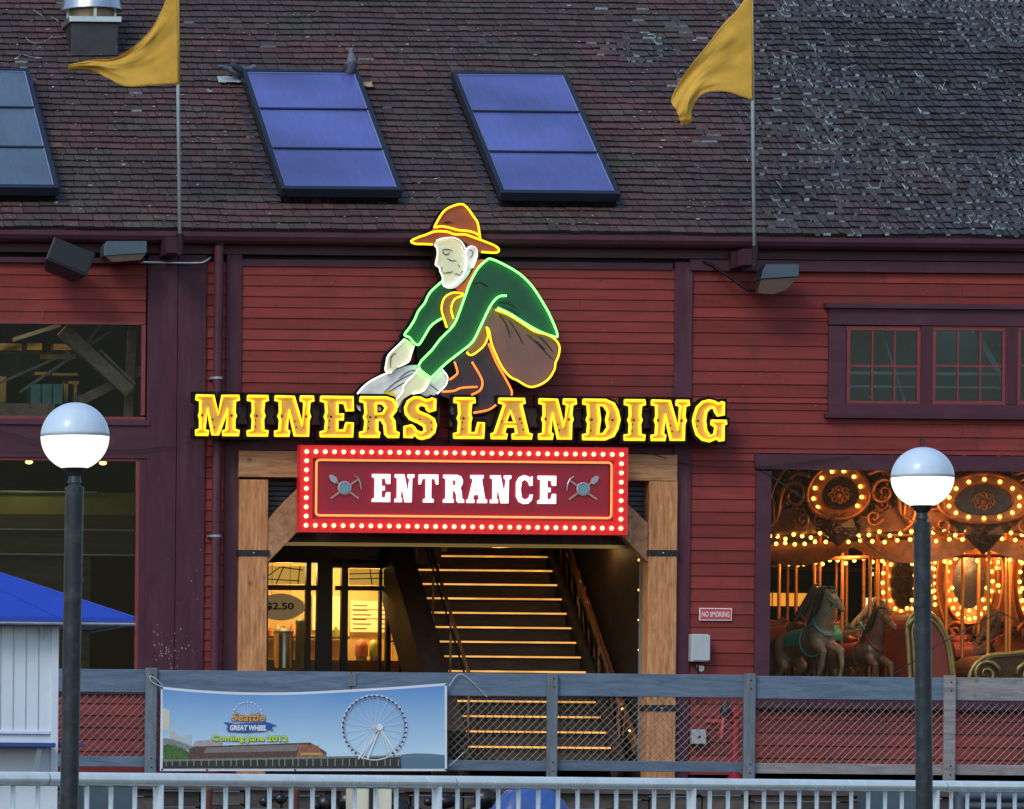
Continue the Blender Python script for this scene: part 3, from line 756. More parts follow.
M['hatc'] = mat('hat_paint', (.33,.085,.028), .6, noise=.15); M['hair'] = mat('hair_paint', (.045,.018,.022), .6)
M['skin'] = mat('face_paint', (.90,.86,.55), .55, noise=.07, nscale=8); M['beard'] = mat('beard_paint', (.9,.84,.84), .6, noise=.1, nscale=20)
M['scarf'] = mat('scarf_paint', (.62,.07,.025), .6); M['jacket'] = mat('jacket_paint', (.008,.075,.034), .5, noise=.15)
M['trouser'] = mat('trouser_paint', (.21,.105,.085), .6, noise=.12); M['knee'] = mat('knee_paint', (.30,.13,.05), .6)
M['boot'] = mat('boot_paint', (.040,.028,.042), .6, noise=.2); M['pan'] = mat('pan_paint', (.70,.72,.74), .5, noise=.2, nscale=3); M['gold'] = mat('gold_paint', (.8,.6,.05), .5)
hat_crown = Z1([(275,222),(300,170),(345,100),(400,60),(490,35),(540,65),(590,135),(625,190),(645,300),(600,272),(540,255),(470,248),(400,228),(330,216)])
hat_brim = Z1([(85,335),(140,305),(200,285),(250,265),(272,222),(330,216),(400,228),(470,248),(540,255),(640,300),(700,345),(760,370),(795,400),(775,428),(650,425),(600,390),(500,330),(380,300),(300,315),(260,362),(180,358),(120,356)])
face = Z1([(290,330),(340,315),(420,310),(480,335),(515,380),(522,412),(545,385),(580,378),(610,395),(620,440),(610,490),(580,560),(545,620),(500,670),(450,710),(400,718),(360,705),(345,680),(340,620),(322,580),(315,550),(285,525),(290,490),(300,440),(295,390),(275,365)])
beard = Z1([(515,380),(522,412),(545,385),(580,378),(610,395),(620,440),(610,490),(580,560),(545,620),(500,670),(450,710),(400,718),(360,705),(345,680),(341,640),(380,655),(430,645),(480,610),(505,560),(515,500),(512,440)])
hair = Z1([(262,300),(380,262),(600,300),(660,400),(650,440),(640,470),(610,500),(622,440),(610,395),(580,375),(545,380),(520,400),(500,352),(430,308),(290,325)])
scarf = Z1([(650,478),(695,492),(620,580),(560,700),(520,745),(480,735),(455,712),(520,665),(580,590),(622,500)])
jack = [(489,259),(502,264),(519,274),(532,287),(543,304),(550,317),(557,335),(552.6,336.5),(538,331),(524,323),(508,313),(497,308),(490,306),(480.5,325.5),(472,342),(459,353),(445,364),(431.6,377),(428.5,377),(418,366),(431.6,350),(440,339),(453,325.5),(459,312),(464,298),(470,282),(478,268),(486,260)]
arm = [(441,282),(431,291),(424,303),(418,311),(409,328),(404,335),(409,338),(413,342.5),(418,345),(423,338),(429,328),(434,323),(441.5,318.4),(447,328),(455,322),(466,296),(472,280),(466,290),(452,290)]
arm_t = [(441,282),(431,291),(427,297),(424,303.6),(418,311),(414,320),(409,328),(404,335),(409,337.6),(413,342.5),(418,345),(423,338),(429,328),(434,323),(441.5,318.4)]
thigh = [(497,308),(508,314),(524,324),(534,331),(547,335),(555,340),(559,347),(558,356),(555,363),(554,369.5),(549,378),(542,383.7),(533,387),(526,386),(517,380.6),(509.7,377),(502,368),(496,356),(491,343.5),(488.6,331),(486,327),(482,322),(490,306)]
knee2 = [(486,327),(487.5,336),(484,345),(478,351),(472,355),(468,354.6),(466.5,352),(474,340),(480,326)]
knee1 = [(464,293),(453,292.5),(444,298),(441,309),(444,320),(446.5,328),(456,322),(462,308)]
leg = [(454,358),(466,352),(478,352),(487,340),(490,346),(497,362),(505,377),(512,391),(512,402),(495,407),(486,413),(468,414),(452,414),(452,400),(441,394),(449,382),(456,376),(457,370)]
leg_gap = [(418,346),(432,326),(446,330),(456,322),(480,326),(470,345),(456,360),(456,374),(446,382),(438,380),(430,378),(428,366),(420,362)]
handb = [(404,339),(397,346),(388,355),(386,362),(385,371),(391,373),(397,368),(408,362),(410.6,355),(413.6,346),(409,341)]
handf = [(418,369),(412,376),(403,385.6),(402,392),(396,399),(398,408),(402,400),(412,394),(423,391),(430,379),(424,374)]
panp = [(357,394),(366,384),(380,376),(391,372),(405.6,366),(417,364.6),(430,366),(441.5,369.6),(447,377),(445,385.6),(436.5,394),(425,405),(400,412),(365,412),(357,405)]
bk = MB()     # black backing cut-out behind every painted piece
for i, q in enumerate((hat_crown, hat_brim, face, hair, scarf, jack, arm, thigh, knee1, knee2, leg, leg_gap, handb, handf, panp)):
    bk.prism(offset_poly(W_(q), 2.0*px), [], YS+.082+i*.003, YS+.14+i*.003)
bk.build('backing_panel', M['black'], MN)
st = MB()
for a, b in ((420,395),(540,395),(500,270),(440,340)): st.beam(P3(a, b, -.28), P3(a, b, -.02), .05,.05, up=(0,0,1))
st.buildall('bracket', M['iron'], MN)
fill('leg_gap', leg_gap, M['black'])
p_ = fill('gold_pan', panp, M['pan']); tube('neon_tube', [([(357,394),(366,384),(380,376),(391,372)],False),([(441.5,369.6),(447,377),(445,385.6),(436.5,394)],False)], M['n_wht'], p_, .009)
ink('painted_line', [[(385,392),(398,381),(416,372)],[(389,392),(402,384),(420,376)],[(400,378),(410,371),(418,370)],[(431,384),(440,391)]], p_, .006)
fill('gold_nugget', [(384,393.5),(389.5,390.2),(394,392),(398,396),(390,397)], M['gold'])
l_ = fill('leg', leg, M['boot'])
tube('neon_tube', [([(488,343.5),(495.5,362),(504,377),(511,390.5),(511,395.4)],False),([(495.5,405),(488,410),(473,413)],False),([(471.4,362),(479.5,375.6),(482,383),(479.5,390.5),(471,395)],False),([(454,362),(457,372),(455,375.6),(449,380)],False),([(441.7,392),(453.5,391),(461,388),(477,387)],False)], M['n_org'], l_)
t_ = fill('trousers', thigh, M['trouser'])
tube('neon_tube', [([(495,310),(508,315),(524,325),(534,331.5),(547,335),(555,340),(559,347),(558,356),(555,363),(554,369.5),(549,378),(542,383.7),(533,387),(526,386),(517,380.6),(509.7,377),(502,368),(496,356),(491,343.5),(488.6,331),(486,327.4)],False)], M['n_yel'], t_, .013)
ink('painted_line', [[(500,314),(507,324),(511,337)],[(510,320),(518,332),(524,344)],[(528,334),(540,345),(554,360)],[(540,336),(548,344),(554,352)],[(536,340),(546,349)]], t_, .008)
k_ = fill('knee', knee2, M['knee']); tube('neon_tube', [([(486,327),(487.5,336),(484,345),(478,351),(472,355),(468,354.6),(466.5,352)],False)], M['n_yel'], k_, .012)
a_ = fill('sleeve', arm, M['jacket']); tube('neon_tube', [(arm_t, False)], M['n_grn'], a_)
k_ = fill('knee', knee1, M['knee']); tube('neon_tube', [([(463,294),(453,292.8),(444,298),(441,309),(444,320),(446.5,328)],False),([(463,295.6),(454,299.5),(450.6,309),(453,319)],False)], M['n_yel'], k_, .012)
j_ = fill('jacket', jack, M['jacket'])
tube('neon_tube', [([(486,260.5),(478,268),(470,282),(464,298),(459,312),(453,325.5),(440,339),(431.6,350),(418,366),(429,377),(431.6,377),(445,364),(459,353),(472,342),(480.5,325.5),(490,306),(498,297),(506,296)],False),([(486,260.5),(490,259),(502,264),(519,274),(532,287),(543,304),(550,317),(557,335),(552.6,336.5),(538,331),(524,323),(508,313),(497,308)],False)], M['n_grn'], j_)
ink('painted_line', [[(472,284),(480,282),(489,287)],[(499,302),(508,303),(517,308)],[(502,306),(512,310),(520,315)]], j_, .008)
fill('scarf', scarf, M['scarf'])
fill('hair', hair, M['hair'])
f_ = fill('face', face, M['skin'])
fill('beard', beard, M['beard'], parent=f_)
ink('painted_line', [Z1(q) for q in ([(335,405),(360,398),(400,400),(430,412)],[(345,420),(365,440),(395,432),(400,418)],[(350,412),(352,436)],[(380,470),(420,490),(455,488)],[(340,575),(330,565)],[(345,590),(380,588),(415,582),(425,572)],[(320,555),(345,545)],[(555,400),(585,410),(590,440),(565,470)],[(470,520),(485,545)],[(575,555),(570,570)],[(440,600),(470,595)],[(470,610),(495,600)],[(490,590),(512,570)])], f_, .0055)
tube('neon_tube', [(Z1([(290,330),(340,312),(420,306),(480,330),(518,380),(530,440),(535,520),(505,610),(450,670),(400,700),(360,700),(345,680),(340,620),(322,580),(315,550),(285,525),(290,490),(300,440),(295,390),(275,365)]),False)], M['n_wht'], f_, .0065)
tube('neon_tube', [(Z1([(530,420),(545,385),(580,376),(612,395),(621,440),(610,490),(585,550)]),False)], M['n_wht'], f_, .0065)
h_ = fill('hat', hat_brim, M['hatc']); fill('hat_crown', hat_crown, M['hatc'], parent=h_)
tube('neon_tube', [(Z1([(272,225),(300,170),(345,100),(400,60),(490,35),(540,65),(590,135),(625,190),(645,318)]),False),(Z1([(275,225),(330,215),(400,227),(470,246),(540,252),(600,268),(640,292)]),False),(Z1([(260,362),(180,358),(120,356),(85,335),(140,305),(200,285),(250,265),(300,255),(380,260),(440,280),(520,281),(580,300),(640,322),(700,345),(760,370),(795,400),(775,428),(655,422)]),False)], M['n_yel'], h_, .0135)
ink('painted_line', [Z1([(340,190),(390,175),(430,192)]), Z1([(350,186),(400,190)])], h_, .006)
h_ = fill('hand', handb, M['skin']); tube('neon_tube', [([(404,339),(397,346),(388,355),(386,362),(385,371),(391,373)],False),([(413.6,346),(410.6,355),(408,362),(398,367)],False)], M['n_wht'], h_, .008)
ink('painted_line', [[(396,353),(391,357),(390,368)],[(399,365),(403,366)]], h_, .006)
h_ = fill('hand', handf, M['skin']); tube('neon_tube', [([(418,369),(412,376),(403,385.6),(402,392),(396,399)],False),([(430,379),(423,391),(412,394)],False)], M['n_wht'], h_, .008)

# ================================================================== ENTRANCE SIGN
YE = -.55
X0, X1, Z0, Z1_ = PR(299.5, 446.5, 627.5, 533.5, YE)
ES = thing('entrance_sign', ((X0+X1)/2, YE+.2, Z0), 'red box sign reading ENTRANCE ringed with round bulbs above the stair', 'sign')
M['red'] = emit('sign_red_glow', (1,.012,.02), .07, .35, base=(.66,.012,.016)); M['crimson'] = emit('sign_crimson_glow', (.8,.0,.05), .04, .3, base=(.24,.003,.022))  # frame and face emit faintly to imitate the bulbs' red glow
M['redrim'] = mat('sign_red_rim', (.30,.010,.014), .4)
f = MB(); e = .165; e2 = .20
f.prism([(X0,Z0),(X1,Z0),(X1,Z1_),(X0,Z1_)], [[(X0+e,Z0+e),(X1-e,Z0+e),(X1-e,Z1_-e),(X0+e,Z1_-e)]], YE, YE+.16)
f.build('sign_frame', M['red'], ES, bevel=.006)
f = MB(); f.prism([(X0+e,Z0+e),(X1-e,Z0+e),(X1-e,Z1_-e),(X0+e,Z1_-e)], [[(X0+e2,Z0+e2),(X1-e2,Z0+e2),(X1-e2,Z1_-e2),(X0+e2,Z1_-e2)]], YE+.05, YE+.155); f.build('inner_rim', M['redrim'], ES)
f = MB(); f.box(X0+e2, X1-e2, YE+.09, YE+.15, Z0+e2, Z1_-e2); f.build('sign_face', M['crimson'], ES)
M['bulb'] = emit('marquee_bulb', (1,.50,.24), 2.6); M['bulbred'] = mat('bulb_cup', (.5,.02,.02), .3)
bl = []
nx, nz = 35, 9; m_ = .082
for i in range(nx):
    x_ = X0+m_+(X1-X0-2*m_)*i/(nx-1); bl += [(x_, Z0+m_), (x_, Z1_-m_)]
for k in range(1, nz-1):
    z_ = Z0+m_+(Z1_-Z0-2*m_)*k/(nz-1); bl += [(X0+m_, z_), (X1-m_, z_)]
bm_ = MB(); bm_.sphere((0,0,0), .028, 12)
copies(bm_, 'bulb', M['bulb'], ES, [(x_, YE-.018, z_) for x_, z_ in bl])
t = MB(); a0, a1, c0, c1 = PR(317, 461, 612.5, 516.5, YE)
pts = []
for (qx, qz, an) in ((a1-.04, c1-.04, 0),(a0+.04, c1-.04, 90),(a0+.04, c0+.04, 180),(a1-.04, c0+.04, 270)):
    for s_ in range(0, 91, 30): pts.append((qx+.04*cos(radians(an+s_)), YE+.05, qz+.04*sin(radians(an+s_))))
t.tube(pts, .0125, 7, closed=True); t.build('neon_tube', M['n_red'], ES, smooth=True)
M['wletter'] = emit('white_lit_letter', (1,.93,.95), 1.15)
for ch, xa, xb in (('E',372.7,392),('N',395.5,416),('T',419.5,440),('R',444,466),('A',467.5,489),('N',491,513),('C',516,535),('E',538.5,558)):
    yc = 488.6+(.5*(xa+xb)-465)*.0108
    o, hs = glyph(ch, xa, yc-14.6, xb, yc+14.6, YE, True); o = offset_poly(o, -.7*px)
    f = MB(); f.prism(o, hs, YE+.055, YE+.092); f.build('letter', M['wletter'], ES)
M['steelpaint'] = mat('emblem_steel', (.38,.42,.46), .4, metal=.5); M['handle'] = mat('emblem_handle', (.42,.26,.22), .6); M['emface'] = mat('emblem_glass', (.16,.30,.34), .2)
def emblem(cxp, cyp, s_):
    Y = YE+.07
    def q(dx, dy): return P3(cxp+dx*s_, cyp+dy, Y)
    e_ = MB(); e_.lathe([(.085,.0),(.085,-.012),(.068,-.016),(.068,-.006)], q(0,0), 24, axis='y')
    em = e_.build('miner_emblem', M['steelpaint'], ES)
    e_ = MB(); e_.lathe([(.066,-.002),(.066,-.007)], q(0,0), 20, axis='y'); e_.build('dial', M['emface'], em)
    e_ = MB(); e_.beam(q(-14,10.5), q(14,-9), .022,.012); e_.beam(q(14,10.5), q(-10,-7.5), .022,.012); e_.build('tool_handle', M['handle'], em)
    e_ = MB()
    w = [(q(a, b).x, q(a, b).z) for a, b in ((-7,-6),(-10,-4.5),(-14,-7),(-16,-12),(-13,-13.5),(-8,-10.5))]
    e_.prism(w, [], Y-.014, Y-.002)
    pk = [q(a, b) for a, b in ((9,-13),(13,-10),(15.5,-5),(16.5,2))]; e_.tube([(p.x, Y-.01, p.z) for p in pk], [.004,.012,.012,.004], 6)
    e_.build('tool_head', M['steelpaint'], em)
emblem(344.5, 488, 1); emblem(583, 489, -1)
hg = MB()
for x_ in (330, 596): hg.beam(P3(x_, 446, -.25), P3(x_, 446, 0), .05,.05, up=(0,0,1))
hg.buildall('bracket', M['iron'], ES)
# ================================================================== TIMBER PORTAL
YP = -.12
cx_, _ = P(458, 700, YP)
TP = thing('timber_portal', (cx_, YP, 0), 'rough timber portal of posts, beam and corner braces round the stair opening', 'portal')
def tpost(x0, x1):
    mb = MB(); X0, X1, _, Zt = PR(x0, 479.5, x1, 770, YP); mb.box(X0, X1, YP, YP+.28, 0, Zt); o = mb.build('post', M['timber_v'], TP, bevel=.008)
    for py in (553, 708):
        q = MB(); zz = P((x0+x1)/2, py, YP)[1]; q.box(X0-.02, X1+.02, YP-.012, YP+.29, zz-.038, zz+.038); s_ = q.build('iron_strap', M['iron'], o, bevel=.002)
        q = MB(); q.sphere(((X0+X1)/2, YP-.014, zz), .013, 8); q.build('bolt', M['steel'], s_, smooth=True)
tpost(238.5, 267); tpost(648, 676.5)
mb = MB(); mb.pbox(239, 452.5, 677.5, 479, YP-.01, YP+.26); mb.build('beam', M['timber_h'], TP, bevel=.008)
mb = MB(); mb.prism([P(*q, YP+.02) for q in ((304,483),(304,525),(267.5,563),(267.5,520))], [], YP+.02, YP+.2); mb.build('brace', M['timber_d'], TP, bevel=.006)
mb = MB(); mb.prism([P(*q, YP+.02) for q in ((612,489),(648,523),(648,562.5),(612,526))], [], YP+.02, YP+.2); mb.build('brace', M['timber_d'], TP, bevel=.006)
# header and soffit behind the sign
mb = MB(); mb.pbox(267, 479, 648, 543.5, .14, .24); mb.pbox(240, 479, 268, 778, .17, .26); mb.pbox(676, 479, 690, 778, .06, .1)
mb.buildall('header', M['darkwood'], TP)
M['brass'] = mat('brass_strip', (.55,.36,.12), .35, metal=.8)
mb = MB(); mb.pbox(268, 543.5, 640, 547, .13, .2); mb.build('trim_strip', M['brass'], TP)
M['slate'] = mat('slate_blue_slats', (.035,.055,.075), .6, noise=.2)
mb = MB()
for k in range(12): mb.pbox(268, 482+k*5, 300, 485.5+k*5, .10, .12); mb.pbox(615, 482+k*5, 648, 485.5+k*5, .10, .12)
mb.build('slat', M['slate'], TP)['kind'] = 'stuff'
mb = MB(); mb.pbox(640.5, 548, 646, 770, .32, .42); mb.build('door_track', M['grey_metal'], TP)
# passage ceiling and side
mb = MB(); X0 = P(268,540,.3)[0]; X1 = P(690,540,.3)[0]; zt = P(450,540,.3)[1]
mb.box(X0-.3, X1, .3, 2.2, zt, zt+.1); mb.box(X1-.42, X1-.36, .45, 9.5, 0, 5.2)
mb.box(P(400,600,5.2)[0], X1, 5.2, 5.3, 0, 5.5)
mb.buildall('passage_lining', M['darkwood'], B)

# ================================================================== STAIRCASE
cx_ = P(530, 700, 1.0)[0]
ST = thing('staircase', (cx_, 1.0, 0), 'steep wooden staircase with glowing tread strips climbing from the entrance', 'staircase')
R3 = P3(611, 748, 1.0); L3 = P3(464, 748, 1.0); RISE = P(530,732.4,1.0)[1]-P(530,748,1.0)[1]+.0
xl_, xr2 = L3.x, R3.x
RUN = .25; RISE = .197
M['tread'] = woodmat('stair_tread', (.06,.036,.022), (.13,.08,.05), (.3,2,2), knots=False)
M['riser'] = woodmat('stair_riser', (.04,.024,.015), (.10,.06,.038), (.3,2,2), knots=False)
M['strip'] = emit('tread_light_strip', (1,.47,.11), .85)
_nt = M['strip'].node_tree; _tc = _nt.nodes.new('ShaderNodeTexCoord'); _nz = _nt.nodes.new('ShaderNodeTexNoise'); _nz.inputs['Scale'].default_value = 2.3; _nz.inputs['Detail'].default_value = 4
_nt.links.new(_tc.outputs['Object'], _nz.inputs[0]); _mr = _nt.nodes.new('ShaderNodeMapRange'); _mr.inputs['From Min'].default_value = .3; _mr.inputs['From Max'].default_value = .7; _mr.inputs['To Min'].default_value = .35; _mr.inputs['To Max'].default_value = 1.1
_nt.links.new(_nz.outputs['Fac'], _mr.inputs['Value']); _nt.links.new(_mr.outputs[0], _nt.nodes['Principled BSDF'].inputs['Emission Strength'])
for k in range(15):
    y = 1.0+k*RUN; z = R3.z+k*RISE
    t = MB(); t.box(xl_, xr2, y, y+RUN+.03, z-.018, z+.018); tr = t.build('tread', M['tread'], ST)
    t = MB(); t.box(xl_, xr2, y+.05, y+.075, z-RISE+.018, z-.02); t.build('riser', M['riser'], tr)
    t = MB(); t.box(xl_+.015, xr2-.005, y-.008, y-.001, z-.012, z+.010); t.build('light_strip', M['strip'], tr)
def stringer(x, w, lift=0):
    t = MB(); a = Vector((x, 1.0-.3, R3.z-.3*RISE/RUN-.08)); b = Vector((x, 1.0+15*RUN, R3.z+15*RISE-.08)); t.beam(a, b, w, .42, up=(0,-.6,.8)); return t.build('stringer', M['darkwood'], ST)
stringer(xr2+.04, .07)
stringer(xl_-.04, .07); 
t = MB(); a = Vector((xl_-.21, .9, R3.z-.1)); b = Vector((xl_-.21, 1.0+15*RUN, R3.z+15*RISE-.05)); t.beam(a, b, .32, .75, up=(0,-.6,.8)); t.build('side_panel', M['darkwood'], ST)
M['hand'] = woodmat('handrail_wood', (.16,.07,.03), (.34,.17,.07), (1,1,1), knots=False, rough=.4)
def handrail(x, off, top=.80, bal=True):
    t = MB(); a = Vector((x, 1.0-.05, R3.z+top)); b = Vector((x, 1+15*RUN, R3.z+15*RISE+top))
    t.tube([a+Vector((0,-.12,0)), a, b], .024, 8); o = t.build('handrail', M['hand'], ST, smooth=True)
    t = MB(); a2 = a-Vector((0,0,.18)); b2 = b-Vector((0,0,.18)); t.tube([a2,b2], .013, 6); t.build('lower_rail', M['iron'], o)
    t = MB()
    for k in range(0, 16, 4): t.tube([(x, 1+k*RUN, R3.z+k*RISE), (x, 1+k*RUN, R3.z+k*RISE+top)], .016, 6)
    t.buildall('post', M['hand'], o)
    return o
handrail(xl_+.05, 0, .9)
handrail(xr2+.10, 0, .55); handrail(xr2+.44, 0, .98)
t = MB()
for k in range(26):
    y = 1.0+k*.145; z = R3.z+(y-1)*RISE/RUN
    t.tube([(xr2+.14, y, z+.02), (xr2+.14, y+(.16 if k % 2 else -.16), z+.52)], .010, 5)
t.build('lattice', M['hand'], ST)['kind'] = 'stuff'
t = MB()
for k in range(34): y = 1.0+k*.11; z = R3.z+(y-1)*RISE/RUN; t.tube([(xr2+.44, y, z), (xr2+.44, y, z+.96)], .011, 5)
t.buildall('baluster', M['hand'], ST)
t = MB(); t.beam((xr2+.30, .9, R3.z-.02), (xr2+.30, 1+15*RUN, R3.z+15*RISE-.02), .05, .14, up=(0,-.6,.8)); t.build('side_board', M['hand'], ST)
t = MB()   # sloping side wall of slats with small fairy lights right of the flight
for k in range(15): t.box(xr2+.48, xr2+.50, 1.0+k*RUN, 1.2+k*RUN, R3.z+k*RISE-.4, R3.z+k*RISE+.5)
t.build('side_slat', M['darkwood'], ST)['kind'] = 'stuff'
M['tiny'] = emit('tiny_lamp', (1,.45,.12), 3)
tb = MB(); tb.sphere((0,0,0), .016, 8)
copies(tb, 'stair_light', M['tiny'], ST, [(xr2+.22, .95+k*.36, R3.z+.22+k*.36*RISE/RUN) for k in range(10)]+[P3(639,560+k*30,.7) for k in range(4)])

# ================================================================== SHOP behind the passage
cx_ = P(340, 620, 4.0)[0]
SH = thing('shop_front', (cx_, 4.0, 0), 'warmly lit shop front with dark glazing bars left of the stair', 'shop front')
YF = 4.0
M['shopwall'] = mat('shop_wall', (.66,.44,.17), .7, noise=.1, nscale=2); M['bar'] = mat('shop_dark_frame', (.020,.012,.008), .5)
zt = P(340,563,YF)[1]; zb = P(340,673,YF)[1]
xa, xb = P(235,600,YF)[0], P(426,600,YF)[0]
t = MB(); t.box(xa-.3, xb+.2, YF, YF+.1, zt, 5.0); t.box(xa-.3, xb+.2, YF, YF+.1, 0, zb)
t.buildall('panel', M['bar'], SH)
t = MB()
for a, b in ((232,238),(306,311),(317,332.5),(341.5,348),(379.5,382),(386.5,391)): t.pbox(a, 560, b, 676, YF-.02, YF+.09)
t.pbox(232, 585, 330, 590, YF, YF+.08); t.pbox(336, 586, 396, 590.5, YF, YF+.08); t.pbox(330, 560, 396, 568, YF, YF+.08)
t.buildall('glazing_bar', M['bar'], SH)
t = MB(); t.pbox(232, 563, 420, 673, YF+.03, YF+.035); t.build('pane', M['glass'], SH)
t = MB(); t.box(xa-.4, xb+.3, 6.4, 6.5, 0, 3.4); t.box(xa-.4, xb+.3, YF+.1, 6.5, 3.0, 3.1); t.box(xb+.1, xb+.2, YF+.1, 6.5, 0, 3.2); t.box(xa-.4, xa-.3, YF+.1, 6.5, 0, 3.2)
t.buildall('shop_wall', M['shopwall'], SH)
t = MB(); t.pbox(200, 660, 420, 700, 5.2, 5.7); t.build('counter', M['riser'], SH)
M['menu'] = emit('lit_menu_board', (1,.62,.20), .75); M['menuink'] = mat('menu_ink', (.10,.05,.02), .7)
mn = MB(); mn.pbox(351, 601, 388, 632, 6.30, 6.36); mo = mn.build('menu_board', M['menu'], SH)
ml = MB()
for k in range(6):
    yy = 605+k*4.6; ml.pbox(353, yy, 366+random.random()*10, yy+1.1, 6.29, 6.296); ml.pbox(381, yy, 386, yy+1.1, 6.29, 6.296)
ml.pbox(351,609.3,388,610,6.288,6.296); ml.pbox(351,618.3,388,619,6.288,6.296)
ml.build('menu_lines', M['menuink'], mo)
M['jar'] = mat('shop_jar', (.55,.16,.06), .3); M['jar2'] = mat('shop_jar_pale', (.75,.62,.35), .4); M['jar3'] = mat('shop_jar_green', (.20,.30,.08), .3)
sf = MB(); sf.pbox(232, 636, 350, 638, 6.1, 6.36); sf.pbox(395, 618, 425, 620, 6.1, 6.36); sf.pbox(395, 640, 425, 642, 6.1, 6.36); sf.buildall('shelf', M['hand2'] if 'hand2' in M else M['darkwood'], SH)
for i, px_ in enumerate((270,277,284,292,299,336,344,398,404,410,399,406,412)):
    py_ = 636 if i < 7 else (618 if i < 10 else 640)
    q = P3(px_, py_, 6.22); j = MB(); h = random.uniform(.10,.17); j.lathe([(.034,0),(.036,h*.7),(.018,h*.85),(.018,h),(0,h)], tuple(q), 12); j.build('jar', M[('jar','jar2','jar3')[i % 3]], SH, auto=40)
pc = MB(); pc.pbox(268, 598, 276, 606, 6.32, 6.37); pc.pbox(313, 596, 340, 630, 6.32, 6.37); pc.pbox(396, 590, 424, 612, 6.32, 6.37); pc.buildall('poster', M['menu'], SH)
# oval price sign
M['oval'] = emit('oval_sign_board', (1,.6,.25), .10, .6, base=(.42,.33,.22)); M['num'] = mat('dark_numerals', (.02,.015,.012), .6)  # faint emission lightens the unlit board behind its numerals
x_, z_ = P(281, 607, 3.85)
OV = thing('price_sign', (x_, 3.85, z_-.18), 'oval brown price sign with dark numerals hanging in the shop window', 'sign')
t = MB(); t.prism([(x_+.30*cos(a)*(1 if abs(cos(a)) < .8 else 1.06), z_+.18*sin(a)) for a in [2*pi*k/28 for k in range(28)]], [], 3.85, 3.87); t.build('board', M['oval'], OV)
t = text_mb('$2.50', (x_-.2, x_+.17, z_-.05, z_+.06), 3.849, bold=.03); t.build('numerals', M['num'], OV)
t = text_mb('PRICED AT', (x_-.15, x_+.13, z_+.085, z_+.115), 3.849, bold=.02)
t.build('caption', M['num'], OV) if False else None
t = MB(); t.tube([(x_-.12,3.86,z_+.15),(x_-.12,3.86,zt)], .004, 5); t.tube([(x_+.12,3.86,z_+.15),(x_+.12,3.86,zt)], .004, 5); t.buildall('chain', M['iron'], OV)
# stained transoms
M['stained'] = emit('lit_stained_glass', (1,.5,.08), .55); M['lead'] = mat('lead_came', (.02,.018,.015), .5)
def transom(x0, x1, y0, y1, seeds):
    o = MB(); o.pbox(x0, y0, x1, y1, YF+.045, YF+.05); s_ = o.build('stained_glass', M['stained'], SH)
    l = MB()
    for a, b in seeds: l.beam(P3(*a, YF+.042), P3(*b, YF+.042), .014, .008)
    l.build('lead_line', M['lead'], s_)
transom(264, 305, 566, 584, [((268,576),(280,567)),((280,567),(303,570)),((268,579),(300,581)),((284,566),(276,584)),((300,566),(298,584))])
transom(349, 392, 569, 585, [((349,574),(392,573)),((349,579),(392,578)),((370,569),(372,585))])
# drink dispensers
M['pink'] = mat('pink_drink', (.65,.22,.16), .3); M['green_d'] = mat('green_drink', (.55,.62,.12), .3)
for nm, px_, col, lab in (('pink',361.5,'pink','rounded dispenser of pinkish orange drink on the shop counter'),('g',374,'green_d','rounded dispenser of yellow green drink on the shop counter')):
    x_, z_ = P(px_, 661, 5.3)
    D = thing('drink_dispenser', (x_, 5.3, z_), lab, 'drink dispenser')
    w = .085 if nm == 'pink' else .065
    t = MB(); t.lathe([(w*.7,.03),(w,.07),(w,.20),(w*.8,.27),(0,.29)], (x_,5.3,z_), 16); t.build('tank', M[col], D, smooth=True)
    t = MB(); t.lathe([(w*.9,0),(w*.9,.03)], (x_,5.3,z_), 16); t.box(x_-.015, x_+.015, 5.3-w-.03, 5.3-w+.02, z_+.03, z_+.06); t.build('base', M['grey_metal'], D)
M['inox'] = mat('stainless', (.5,.42,.34), .25, metal=.9)
for px_, w_, h_, col, lab in ((283,.13,.48,'inox','tall stainless drum behind the left shop window'),(302,.09,.62,'olive','slim pale olive drum beside the stainless one in the shop window')):
    x_, z_ = P(px_, 668, 4.6)
    D = thing('drum', (x_, 4.6, z_), lab, 'drum')
    t = MB(); t.lathe([(w_,0),(w_,h_),(w_*.96,h_+.02)], (x_,4.6,z_), 20); t.build('body', M[col], D, auto=40)
    t = MB(); t.lathe([(w_*1.04,h_*.97),(w_*1.04,h_+.01),(w_*.5,h_+.05),(0,h_+.055)], (x_,4.6,z_), 20); t.build('lid', M['grey_metal'], D, auto=40)

def lamp(x, y, z, e, col, r=.1):
    l = bpy.data.lights.new('fill_light', 'POINT'); l.energy = e; l.color = col; l.shadow_soft_size = r  # bare point light added to brighten an interior
    o = bpy.data.objects.new('fill_light', l); C.objects.link(o); o.location = (x, y, z); return o
WARM = (1,.55,.2)
p = P3(350, 575, 5.4); lamp(p.x, p.y, p.z+.1, 95, (1,.62,.24), .15)
p = P3(285, 575, 5.0); lamp(p.x, p.y, p.z+.1, 26, (1,.60,.22), .12)
p = P3(600, 560, 2.2); lamp(p.x, p.y, p.z+.2, 13, WARM, .1)
p = P3(500, 560, .9); lamp(p.x, p.y, p.z+.1, 10, WARM, .1)
p = P3(30, 478, 2.4); lamp(p.x, p.y, p.z+.1, 5, (1,.8,.35), .1)
p = P3(20, 335, 1.5); lamp(p.x, p.y-.9, p.z+.15, 9, (1,.75,.4), .1)
p = P3(965, 318, .55); lamp(p.x, p.y, p.z, 2.0, (.75,.9,1), .1)  # cool light added behind the upper right panes to brighten them

